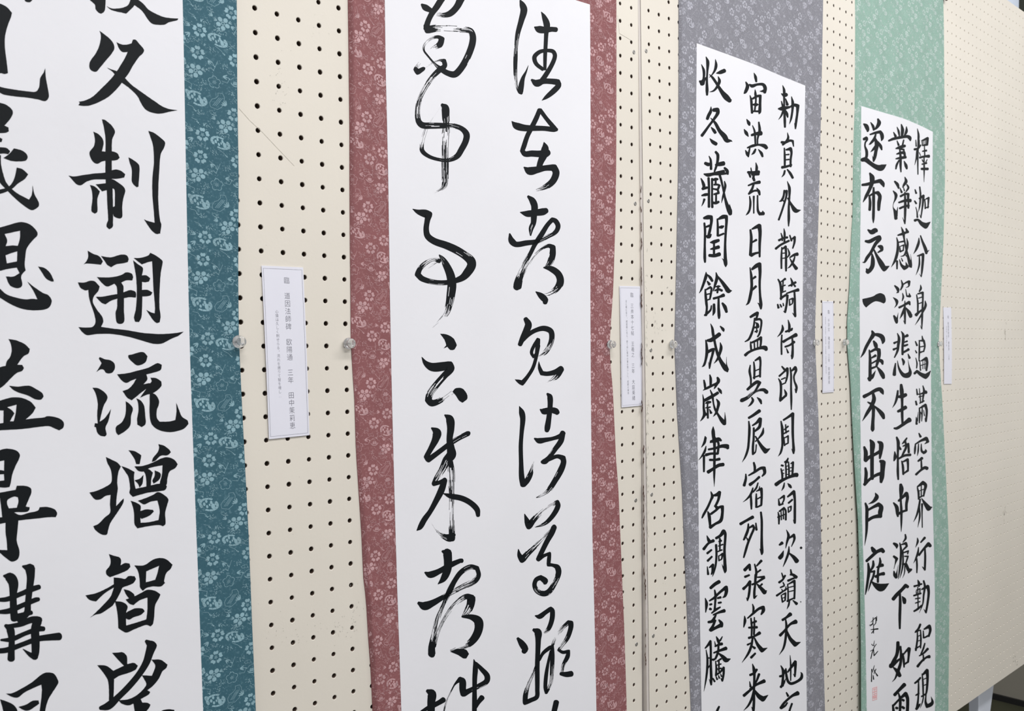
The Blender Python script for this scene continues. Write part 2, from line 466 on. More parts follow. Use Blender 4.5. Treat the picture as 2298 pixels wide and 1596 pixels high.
# ------------------------------------------------------------------ ink strokes (pixel frames of the zoomed crops)
REG = {'A1': (0, 0, 3.99), 'A2': (0, 400, 3.99), 'A3': (0, 800, 3.99), 'A4': (0, 1196, 3.99),
       'B1': (860, 0, 3.99), 'B2': (860, 400, 3.99), 'B3': (860, 800, 3.99), 'B4': (860, 1196, 3.99),
       'C1': (1530, 90, 5.32), 'C2': (1530, 390, 5.32), 'C3': (1530, 690, 5.32), 'C4': (1530, 990, 5.32), 'C5': (1530, 1290, 5.2157),
       'D1': (1900, 230, 5.7), 'D2': (1900, 500, 5.7), 'D3': (1900, 770, 5.7), 'D4': (1900, 1040, 5.7), 'D5': (1900, 1316, 5.7)}
INK1 = """@A1
#
p 805 0 850 42 855 78 880 110 905 123 933 105 943 60 948 -30 885 -30 870 -10 850 -14
p 955 55 1000 75 1060 75 1110 65 1150 40 1175 -25 1235 -25 1205 45 1165 90 1130 122 1090 112 1040 102 990 85
p 1160 -40 1240 0 1280 30 1330 85 1390 120 1460 150 1530 162 1598 166 1590 180 1510 200 1475 220 1420 222 1365 212 1330 180 1270 95 1190 30
#
p 890 275 925 300 970 335 1010 380 1025 430 1000 480 950 540 900 600 865 640 830 638 805 615 800 580 812 540 850 490 885 420 900 360 903 310
p 1042 376 1080 395 1130 400 1178 388 1190 355 1215 355 1245 390 1290 445 1282 475 1245 510 1190 590 1150 660 1120 700 1060 780 980 860 890 912 800 945 740 948 702 942 715 920 705 910 760 900 830 865 910 790 980 720 1030 660 1070 600 1115 525 1143 465 1100 466 1070 440
p 957 605 1010 625 1050 640 1110 690 1180 760 1290 840 1390 910 1450 950 1510 975 1592 988 1530 998 1440 1017 1370 1010 1310 985 1270 935 1230 860 1160 790 1080 730 1030 670 1005 640
#
p 912 1068 940 1074 1000 1125 1030 1180 1005 1250 1002 1400 1002 1600 1008 1690 1012 1850 1012 1990 1010 2030 980 2054 955 2030 955 2005 968 1970 962 1850 955 1700 945 1600 944 1400 945 1250 930 1140
p 835 1178 880 1200 920 1245 928 1285 912 1355 945 1358 1002 1355 1050 1372 1072 1412 1050 1432 1000 1438 945 1440 910 1448 870 1467 830 1445 805 1395 803 1360 840 1310 850 1260 845 1215
p 612 1572 660 1580 760 1565 860 1552 945 1545 1030 1518 1080 1528 1122 1560 1112 1590 1050 1600 1000 1602 945 1606 840 1608 780 1625 720 1660 680 1645 640 1600
p 805 1656 850 1671 895 1714 872 1786 872 1896 850 1913 822 1896 818 1871 828 1776 822 1706
p 857 1651 945 1641 960 1606 1010 1606 1060 1636 1110 1676 1122 1711 1105 1776 1095 1846 1095 1941 1080 1956 1055 1954 1020 1936 1010 1900 1010 1856 1028 1846 1026 1700 1010 1688 960 1701 915 1714 890 1686
p 1150 1408 1190 1430 1240 1470 1250 1510 1240 1670 1225 1677 1195 1650 1180 1620 1180 1520 1160 1450
p 1328 1172 1380 1190 1440 1235 1478 1275 1470 1320 1440 1380 1428 1500 1418 1700 1420 1850 1435 1980 1445 2010 1435 2090 1400 2095 1365 2070 1340 2040 1290 1965 1330 1980 1385 1995 1378 1900 1365 1750 1365 1600 1378 1450 1370 1300 1345 1220
@A2
#
p 785 648 830 675 890 700 922 745 905 775 860 770 800 765 765 765 745 775 775 740 790 700
p 905 697 990 708 1080 685 1130 688 1152 720 1145 750 1100 762 1045 770 995 798 960 775 940 745
p 868 885 920 888 1010 885 1090 865 1130 843 1180 855 1192 885 1185 915 1130 915 1085 935 1105 965 1105 1022 1165 1002 1210 1015 1220 1040 1215 1070 1160 1065 1110 1075 1110 1180 1113 1280 1095 1302 1060 1303 1042 1285 1035 1200 1048 1160 1050 1078 990 1100 945 1130 910 1115 858 1062 920 1060 1000 1045 1050 1038 1045 970 1025 945 960 970 920 945
p 1192 735 1235 770 1278 800 1280 830 1270 870 1310 870 1345 895 1335 925 1300 932 1272 928 1272 1000 1320 1000 1365 1022 1350 1048 1310 1058 1275 1058 1272 1180 1265 1250 1245 1288 1210 1285 1200 1245 1215 1180 1225 1050 1220 900 1205 800
p 1197 715 1260 712 1330 690 1345 668 1400 695 1455 740 1455 765 1440 850 1430 1000 1428 1150 1438 1240 1430 1290 1405 1297 1375 1275 1310 1178 1350 1200 1385 1210 1388 1150 1375 1000 1368 850 1362 745 1330 750 1270 772
p 697 932 750 935 810 918 850 925 893 970 880 1010 840 1060 832 1110 870 1180 915 1240 925 1285 905 1330 1000 1345 1130 1360 1280 1385 1430 1395 1540 1390 1645 1375 1600 1410 1530 1440 1450 1480 1380 1483 1290 1460 1150 1420 1000 1395 870 1395 780 1405 740 1380 702 1333 760 1337 830 1330 855 1290 845 1220 815 1130 800 1080 790 1000 765 1005 720 980
@A3
#
p 893 5 940 25 990 35 1025 65 1028 110 1000 148 950 148 930 120 905 115 862 140 890 95 910 60 885 20
p 828 280 880 285 940 325 963 360 955 395 930 440 912 500 893 585 940 550 995 470 970 580 945 640 955 700 940 717 900 710 870 680 858 635 845 630 850 598 875 600 870 520 875 420 855 330
p 1150 -12 1190 -20 1250 -38 1290 -35 1322 0 1300 55 1230 80 1180 45 1150 10
p 1048 160 1140 150 1240 125 1330 100 1410 60 1450 75 1440 120 1400 138 1310 162 1320 205 1285 250 1330 240 1345 240 1360 220 1348 190 1400 195 1445 225 1445 265 1400 310 1365 330 1310 345 1255 370 1270 345 1310 290 1270 320 1180 393 1140 370 1098 310 1150 290 1190 250 1220 200 1180 215 1130 237 1090 215
p 1125 400 1160 425 1190 465 1175 530 1165 620 1120 670 1060 706 1040 680 1040 630 1090 590 1120 530 1128 460
p 1220 375 1260 395 1290 440 1300 520 1303 605 1270 633 1230 610 1228 560 1240 480 1235 410
p 1340 330 1370 330 1400 350 1425 400 1420 440 1405 480 1405 550 1430 585 1520 582 1570 570 1580 500 1578 415 1600 470 1630 540 1680 575 1688 605 1650 645 1590 668 1520 678 1440 665 1390 640 1355 600 1340 520 1340 400
#
p 948 900 1000 925 1050 950 1082 985 1060 1040 1050 1130 1055 1180 1045 1260 1040 1340 1108 1270 1105 1310 1050 1400 990 1490 970 1550 960 1590 945 1600 900 1590 850 1550 835 1520 880 1500 940 1440 985 1400 985 1320 990 1240 945 1250 900 1280 850 1280 800 1220 860 1205 940 1170 995 1130 1000 1060 990 1010 960 950
p 1150 840 1210 850 1265 885 1262 910 1250 965 1220 965 1205 920 1180 880
p 1418 785 1470 800 1520 840 1530 860 1500 885 1440 890 1390 935 1360 945 1370 910 1410 860 1425 820
p 1085 980 1140 1000 1205 1035 1200 1080 1205 1140 1215 1185 1310 1165 1420 1140 1480 1140 1495 1165 1480 1195 1440 1205 1330 1220 1250 1240 1190 1258 1160 1225 1165 1180 1150 1080 1120 1030
p 1203 985 1280 980 1380 945 1440 915 1500 903 1560 925 1592 965 1570 1000 1520 1030 1500 1090 1490 1150 1430 1200 1430 1140 1450 1060 1455 975 1400 985 1340 1000 1290 1030 1240 1025
p 1275 1020 1330 1010 1370 1040 1355 1100 1350 1190 1310 1195 1310 1110 1300 1050
p 1385 1020 1435 1045 1440 1075 1420 1110 1375 1140 1365 1110 1385 1070
p 1205 1110 1250 1095 1285 1060 1275 1140 1250 1175 1235 1140
p 1170 1292 1230 1315 1260 1340 1255 1400 1260 1490 1330 1485 1420 1465 1430 1380 1410 1290 1350 1300 1290 1325 1235 1292 1300 1270 1370 1240 1415 1215 1470 1240 1508 1280 1500 1320 1480 1400 1482 1500 1460 1520 1425 1510 1330 1520 1230 1540 1205 1500 1200 1400 1185 1330
p 1255 1385 1310 1370 1370 1375 1378 1390 1340 1425 1270 1455 1255 1440
@A4
#
p 975 190 1020 205 1070 220 1085 245 1080 290 1120 270 1160 275 1168 305 1140 335 1060 370 985 398 955 375 950 340 985 290 990 240
p 1018 400 1080 405 1120 412 1150 388 1205 388 1218 415 1195 450 1140 475 1100 490 1080 530 1060 570 1010 650 970 680 905 722 850 735 805 762 860 710 930 640 990 570 1020 490 940 540 860 615 800 600 765 560 860 540 950 500 1020 460
p 1028 612 1090 618 1130 640 1143 665 1130 715 1130 830 1200 810 1310 775 1320 690 1320 580 1250 605 1195 648 1160 635 1125 598 1200 570 1260 540 1320 510 1390 520 1437 552 1420 590 1390 650 1380 760 1370 815 1350 838 1310 825 1200 865 1130 893 1060 855 1055 760 1045 680
p 1130 718 1175 690 1215 675 1280 680 1296 705 1260 735 1200 755 1155 778 1125 765
p 1108 505 1150 515 1185 535 1205 560 1195 600 1160 590 1125 545
p 1203 292 1290 290 1370 240 1430 225 1490 238 1545 285 1530 320 1490 360 1470 430 1478 450 1440 480 1370 480 1310 495 1280 520 1255 490 1250 420 1235 340
h 1310 345 1425 295 1410 360 1390 420 1306 443
#
p 1003 1075 1060 1072 1100 1070 1135 1105 1140 1175 1200 1165 1235 1190 1215 1225 1150 1255 1070 1280 1022 1310 1020 1400 1015 1490 975 1500 975 1400 965 1320 930 1260 870 1185 950 1190 1015 1235 1110 1190 1070 1150
s 1310 970 30,1360 1010 90,1340 1070 74,1310 1160 64,1250 1260 56,1160 1370 56,1060 1470 56,970 1550 70,900 1570 36
p 1355 1135 1440 1138 1500 1180 1490 1210 1455 1240 1420 1310 1370 1370 1320 1410 1345 1425 1335 1445 1260 1490 1275 1520 1320 1522 1348 1540 1330 1575 1280 1620 1210 1620 1195 1530 1150 1545 1090 1530 1060 1500 1150 1490 1230 1450 1300 1380 1310 1350 1290 1310 1270 1275 1360 1280 1390 1190
p 1440 1600 1500 1580 1560 1585 1580 1680 1400 1680
s 880 1660 40,1200 1700 56,1560 1660 60
s 1240 1590 60,1230 1800 56
s 1000 1790 50,1400 1780 50
@A1
#
p 195 -60 290 -60 288 0 270 20 230 12
p -60 20 0 32 60 62 108 115 100 150 80 200 60 260 45 330 45 430 60 550 72 655 40 663 5 655 -60 700
p 0 775 60 790 150 805 250 818 320 820 350 780 360 700 390 650 405 610 412 700 430 800 438 860 425 893 400 905 340 890 250 875 130 862 40 848 0 830 -60 800 -60 740
#
p -80 900 0 920 60 940 110 985 115 1015 95 1060 40 1125 75 1140 80 1175 50 1190 -80 1190
p -60 1215 0 1232 22 1245 15 1272 -60 1280
p -80 1310 0 1318 60 1325 92 1355 75 1380 20 1375 -80 1390
p -50 1380 8 1390 10 1470 30 1560 60 1640 140 1720 260 1788 285 1740 292 1660 310 1740 348 1815 345 1850 290 1882 240 1860 140 1780 50 1690 -10 1620 -40 1500
p 125 1328 190 1345 235 1375 248 1410 230 1438 160 1445 100 1440 30 1415 80 1380
p 150 1500 200 1515 252 1560 225 1600 160 1645 110 1690 50 1720 0 1736 -60 1740 -60 1700 0 1696 60 1680 100 1650 130 1590
@A2
#
p -80 450 0 440 90 415 150 398 200 393 270 415 330 475 335 510 290 560 240 630 225 720 222 780 230 828 215 840 190 880 200 950 190 975 150 985 90 960 52 880 120 880 175 850 150 800 60 815 0 830 -80 840
h 42 500 180 470 178 540 160 605 110 602 52 608 65 560
h 50 690 110 668 155 655 152 745 62 762
p 340 790 400 805 450 850 480 910 482 925 460 925 410 895 380 850
p 245 925 300 970 390 1030 430 1045 462 1090 455 1135 420 1170 310 1183 200 1170 100 1130 0 1070 -60 1030 -60 950 0 990 60 1040 150 1070 230 1085 290 1080 335 1085 300 1010
#
p 75 1440 140 1450 220 1485 268 1530 255 1570 210 1596 155 1670 200 1672 215 1700 200 1725 150 1745 90 1800 30 1860 -60 1920 -60 1720 0 1692 50 1680 60 1640 90 1600 105 1540 95 1480
@A3
p 80 262 160 270 260 262 320 290 380 330 390 360 370 385 320 385 250 350 170 325 120 300
p -80 410 0 395 90 370 150 366 210 375 280 410 320 460 290 510 230 565 300 555 400 545 420 535 480 540 540 560 572 595 565 640 530 662 490 645 440 625 360 630 200 650 0 662 -80 668
h 65 455 120 440 148 432 140 510 122 580 90 582 112 540 130 510 105 480
h -60 480 32 485 30 595 0 600 -60 600
#
p -60 860 40 828 90 828 150 845 178 880 170 920 140 980 110 1060 95 1140 85 1170 50 1175 -60 1170
h -40 945 38 932 36 1025 20 1020 -40 1015
h -40 1060 35 1055 38 1110 0 1115 -40 1120
p -80 1230 0 1220 80 1205 140 1195 150 1158 230 1160 275 1180 282 1215 262 1270 230 1345 265 1350 262 1375 240 1392 150 1395 125 1397 180 1420 260 1400 340 1380 355 1350 420 1348 490 1370 512 1405 500 1440 440 1440 350 1450 250 1460 165 1470 155 1580 150 1650 175 1750 160 1815 108 1838 60 1810 0 1760 -40 1730 -40 1720 0 1732 65 1735 60 1650 50 1580 50 1490 0 1500 -80 1510 -80 1450 0 1440 20 1440 10 1350 0 1270 -80 1290
h 65 1290 90 1270 130 1255 160 1262 165 1300 150 1355 80 1360 65 1325
@A4
#
s 35 385 20,90 400 90,120 450 90,118 560 64,122 680 66,130 770 70
s 205 300 20,270 320 90,275 400 70,262 520 60,250 640 56,240 720 60,170 780 56
s -30 600 30,60 595 44,180 550 44,300 500 50,350 485 44
s -20 710 30,80 700 50,200 650 44,320 600 44,345 595 36
s 150 745 40,280 715 40
s 50 830 30,90 860 70,105 960 56,102 1060 60,100 1130 66
s 60 840 34,180 820 46,280 780 60,340 785 80,315 860 76,318 960 76,318 1060 70,312 1110 60,270 1090 40,205 1040 5
s 10 960 20,100 955 44,230 900 40,350 860 50,390 860 44
s -40 1060 44,60 1050 50,200 1000 44,340 950 50,450 935 60,530 928 70
#
p 52 1440 110 1435 200 1390 290 1335 370 1270 410 1252 480 1260 520 1320 520 1350 470 1430 430 1500 405 1600 400 1700 345 1700 355 1600 375 1420 370 1360 300 1390 220 1430 160 1475 110 1470
p 0 1490 60 1510 120 1540 155 1590 160 1700 40 1700 30 1600
p 165 1560 240 1535 290 1505 345 1500 352 1530 310 1560 260 1590 220 1590"""
INK2 = """@B1
#
s 1225 0 10,1245 40 50,1260 90 62,1238 180 52,1205 300 42,1190 420 32 .3,1185 520 38,1183 620 34,1186 700 30 .4,1200 780 24 .3,1225 820 40,1235 830 34
s 1232 820 44,1236 770 50,1252 700 34,1280 640 16,1300 585 3
s 1415 105 4,1440 150 40,1465 220 58,1460 300 40,1455 400 36,1450 500 34,1448 620 28
s 1352 240 6,1390 260 60,1440 268 60,1510 262 44,1548 265 44
s 1460 450 30,1400 465 36,1355 510 40,1370 570 36,1430 620 32
s 1460 450 30,1520 460 36,1538 500 38,1510 580 40,1450 680 44,1415 725 40
s 1330 715 20,1375 745 64,1430 728 50,1500 728 50,1560 735 56,1570 765 50,1520 820 50,1460 870 34,1420 900 3
#
s 1150 1085 4,1190 1125 60,1260 1145 60,1340 1148 50,1440 1150 44,1530 1160 44,1555 1160 30
s 1400 985 40,1370 1060 44,1330 1140 44,1290 1220 42,1260 1310 44,1245 1350 40,1270 1378 50,1330 1375 56,1400 1378 60,1450 1375 74,1475 1365 60
s 1405 985 36,1460 1060 36,1510 1120 40,1540 1155 40
s 1440 1275 8,1450 1320 60,1440 1380 70,1410 1450 56,1395 1500 50
s 1258 1495 6,1310 1530 70,1380 1520 60,1450 1505 50,1530 1500 60,1548 1550 62,1520 1620 60,1460 1670 50 .1,1370 1705 20 .8
@B2
#
s 1300 165 24,1335 200 56,1355 250 60,1350 330 56,1345 400 48,1325 450 44 .2,1320 510 14
s 1228 305 8,1290 318 56,1360 310 56,1430 300 64,1460 290 50
s 1133 500 16,1150 560 56,1190 592 50,1280 580 48,1380 565 40,1480 520 34 .2,1545 480 40,1566 430 44,1545 385 44,1515 370 40,1470 420 40,1420 500 46,1360 590 40,1320 670 36,1270 760 40 .3,1225 860 48 .3,1200 940 60,1195 975 60
s 1210 970 60,1240 880 36 .2,1290 790 30 .5,1350 700 22 .5,1410 640 20 .3,1480 605 34,1520 620 50,1515 690 58 .1,1490 760 50 .2,1450 800 14
s 1440 800 14,1500 810 50,1560 850 60,1585 900 64,1580 950 66 .1,1545 1000 56 .2,1490 1035 40 .5,1430 1045 14 .8
s 1365 1015 6,1410 1050 50,1450 1090 56,1450 1115 40
#
s 1275 1260 40,1300 1310 62,1280 1370 60,1250 1430 50,1225 1490 40
s 1240 1460 36,1300 1400 40,1370 1360 40,1440 1345 48,1500 1370 50,1510 1430 48,1490 1500 44 .3,1450 1560 40 .3,1390 1600 20 .7
s 1385 1440 26,1350 1500 30,1328 1560 30,1345 1600 24,1370 1570 26,1385 1500 36,1388 1445 36
s 1385 1500 44,1370 1600 32,1340 1700 32,1290 1780 34,1245 1835 44,1215 1820 34,1180 1803 3
@B3
s 1393 45 4,1400 100 30,1420 150 40,1470 155 40,1540 140 48,1595 112 58
s 1595 115 50,1560 170 50,1520 205 34 .4,1460 240 4 .7
#
s 1218 445 4,1240 500 50,1250 560 48,1240 680 38,1232 800 38,1235 950 40,1240 1080 50,1255 1150 56
s 1255 1145 56,1290 1110 50,1320 1050 44 .1,1335 990 20 .5,1350 940 3 .5
s 1470 335 20,1492 360 48,1495 440 46,1485 540 46,1470 640 52,1465 665 40
s 1405 475 10,1440 492 56,1500 480 50,1545 490 56,1560 505 44
s 1355 735 14,1395 755 50,1450 748 42,1520 735 34,1590 710 44,1610 685 50
s 1605 700 50,1590 760 50,1540 830 44,1490 900 40 .2,1450 940 50,1430 945 40
s 1440 940 44,1500 915 36,1560 895 36,1610 910 50,1615 950 50,1590 1020 56,1540 1110 50 .1,1480 1200 44 .3,1430 1240 30 .7,1370 1265 6
#
s 1265 1410 6,1290 1480 50,1305 1520 60,1350 1460 50 .1,1420 1390 40 .7,1500 1330 36 .7,1560 1305 40,1565 1340 46,1530 1410 44,1470 1480 36,1420 1510 24 .3,1360 1530 4
@B4
s 1210 145 6,1220 200 40,1245 240 60,1290 190 50 .1,1360 120 44 .3,1430 50 34 .6,1500 -20 30 .4,1530 -50 44
s 1530 -50 50,1510 0 50,1470 70 46,1430 150 44,1390 235 44,1440 205 30,1490 185 30,1485 230 36,1480 285 34,1520 290 30,1560 310 50,1570 360 50,1540 440 46 .15,1490 520 50 .1,1440 545 50,1380 520 46 .2,1355 470 40,1370 420 40,1410 400 44,1450 430 54,1450 445 40
#
s 1358 742 8,1400 750 44,1450 715 40,1500 680 40,1515 700 44,1510 780 44,1480 860 38 .2,1440 900 20 .6
s 1350 870 30,1385 890 66,1388 960 50,1385 1060 44,1380 1180 42,1380 1300 42,1380 1400 40,1375 1470 40,1320 1500 40,1270 1520 44,1275 1450 44,1300 1360 30 .4,1340 1270 24 .4,1370 1190 20
s 1205 945 24,1240 990 56,1270 1040 60,1260 1065 44
s 1400 1140 20,1430 1080 30,1490 1030 36,1515 1020 30,1515 1110 40,1510 1250 34 .2,1500 1350 30 .5,1460 1430 30,1452 1380 34,1460 1270 34,1480 1150 24,1500 1060 20
s 1515 1010 24,1550 930 30 .7,1600 860 34 .5,1660 800 36,1680 810 50,1680 850 44,1650 940 40 .1,1600 1010 30 .5,1570 1050 24,1610 1070 30,1660 1060 30,1650 1110 40,1615 1180 30 .2,1600 1250 24 .5
s 1590 1262 30,1640 1268 48,1685 1262 52
#
s 1550 1515 50,1540 1560 50,1520 1640 44
s 1400 1700 40,1700 1690 50
s 1540 1640 40,1480 1850 44
@B1
#
s 345 40 20,375 65 56,430 95 40
s 530 -20 60,480 60 56,430 130 50,395 210 50,390 255 60
s 700 -20 70,660 60 60,600 120 56,540 135 40 .2,480 125 30 .6
s 380 230 40,400 268 64,440 258 66,500 250 60 .6,620 255 60 .8,700 262 56 .5,780 275 50 .2,802 320 56,800 380 60,780 450 60,740 540 60 .1,690 620 60,640 665 60,580 655 50,520 620 44,460 570 20 .3,400 500 16,365 450 16,370 400 20 .5,430 345 24 .5,490 330 30,525 350 50,505 400 56,450 430 40 .8,380 500 26 .9,320 570 26 .8,290 620 40,310 645 50,360 615 36
#
s 370 605 10 .8,430 570 16 .8,500 540 16 .5,545 545 40,550 590 44,500 630 50,440 690 44 .3,380 780 46 .4,330 880 44 .4,308 980 44 .4,315 1080 50 .1,350 1120 56,430 1125 56 .3,530 1125 50,620 1125 44 .4,700 1150 44,745 1200 56,740 1260 56,700 1340 54,660 1400 50 .1,580 1435 34 .3,480 1425 30,400 1395 34,350 1350 40,348 1290 36 .5,380 1170 34 .7,430 1080 8 .8,510 960 4 .8
s 530 940 30,555 965 66,560 1040 66,565 1120 60 .4,560 1200 70 .5,555 1300 70 .5,555 1450 64 .3,555 1600 60 .35,548 1660 56 .3,525 1690 30 .6,450 1730 6 .8
@B2
#
s 263 275 4,310 300 40,370 315 70,408 325 66,395 380 50,385 460 50,400 520 56,460 565 60,560 600 66,650 640 70,730 690 70 .12,785 740 80,790 785 80,750 850 74,710 890 60,640 920 46 .1,560 935 44,450 930 44 .15,350 900 50,308 860 52,330 810 44,380 760 40 .4,450 730 30 .5,500 740 40
s 500 685 8,530 720 40 .2,560 770 60,600 860 74,615 950 80,605 1050 76 .1,590 1130 64 .2,565 1210 50 .45,510 1270 24 .7,440 1340 4 .8
s 500 745 6 .7,400 800 24 .9,340 860 12 .9
#
p 510 1392 570 1400 630 1435 660 1495 635 1535 600 1537 575 1510 540 1525 565 1495 550 1450
@B3
s 345 5 4,380 60 44,440 95 76,530 90 80,595 75 66,605 110 66,550 170 60,480 250 60 .25,420 330 60 .35,403 390 60,435 418 60,500 400 50 .1,560 360 44 .6,625 310 40 .7
p 620 315 650 285 710 288 750 340 752 380 710 415 680 395 650 350
#
s 548 522 8,595 560 70,605 640 66,595 740 56,605 820 70,610 880 86,570 930 76,530 1010 60 .3,480 1090 50 .3,455 1140 44,500 1130 36,550 1110 44
s 430 638 10,480 680 76,470 740 66,430 820 50,385 900 44,405 925 50,460 885 46,520 840 44,600 780 44,680 730 44 .3,760 690 46
s 550 1110 50,520 1200 60,470 1300 50 .1,420 1390 44,370 1460 50,330 1530 44,300 1560 6
s 600 940 50,610 1030 60 .3,615 1180 56 .35,615 1300 46 .5,612 1450 50 .5,615 1580 54 .1,615 1630 60
s 430 1490 4 .9,490 1570 30 .7,540 1610 44 .2,600 1625 70,632 1600 36
s 540 1228 8,600 1250 44,700 1270 50,780 1310 50,840 1370 50,850 1425 36
@B4
#
s 530 165 20,575 180 80,580 250 74,575 330 70,540 410 56,490 460 6
s 375 355 16,420 375 60,500 345 50,600 290 50,690 250 40,705 250 40
s 320 630 30,370 655 76,440 630 60,530 580 44,620 530 40 .3,720 480 50 .4,820 430 50 .3,855 380 40,840 315 40,780 305 44 .3,700 350 46,640 430 44,590 530 50,540 640 30 .2,490 760 44 .5,460 900 50 .4,435 1020 60,435 1085 66
s 450 1010 50,480 920 30 .3,530 800 30 .4,600 690 36 .4,690 600 44 .3,750 570 50,790 590 76,780 650 70,750 710 60 .4,710 755 20 .2
s 710 750 20,790 755 50,850 790 80,855 860 76,820 940 70,760 1000 56 .3,680 1030 40 .7,600 1055 10 .4
p 600 1065 660 1040 740 1045 768 1085 745 1125 720 1125 670 1095
#
s 812 1135 8,825 1200 44,820 1300 44,818 1400 40,818 1500 44,815 1700 40
s 830 1170 30,880 1220 40,930 1280 50,925 1330 50,860 1370 44 .1,780 1410 44,720 1440 60,712 1400 60,710 1330 60,690 1310 44,640 1360 16,590 1460 12 .4,560 1530 14 .4,540 1620 12
s 885 1475 50,850 1520 40,830 1560 30
s 395 1415 30,435 1440 76,430 1520 70,430 1700 60
s 340 1600 20,420 1560 44,500 1520 44,540 1495 50"""
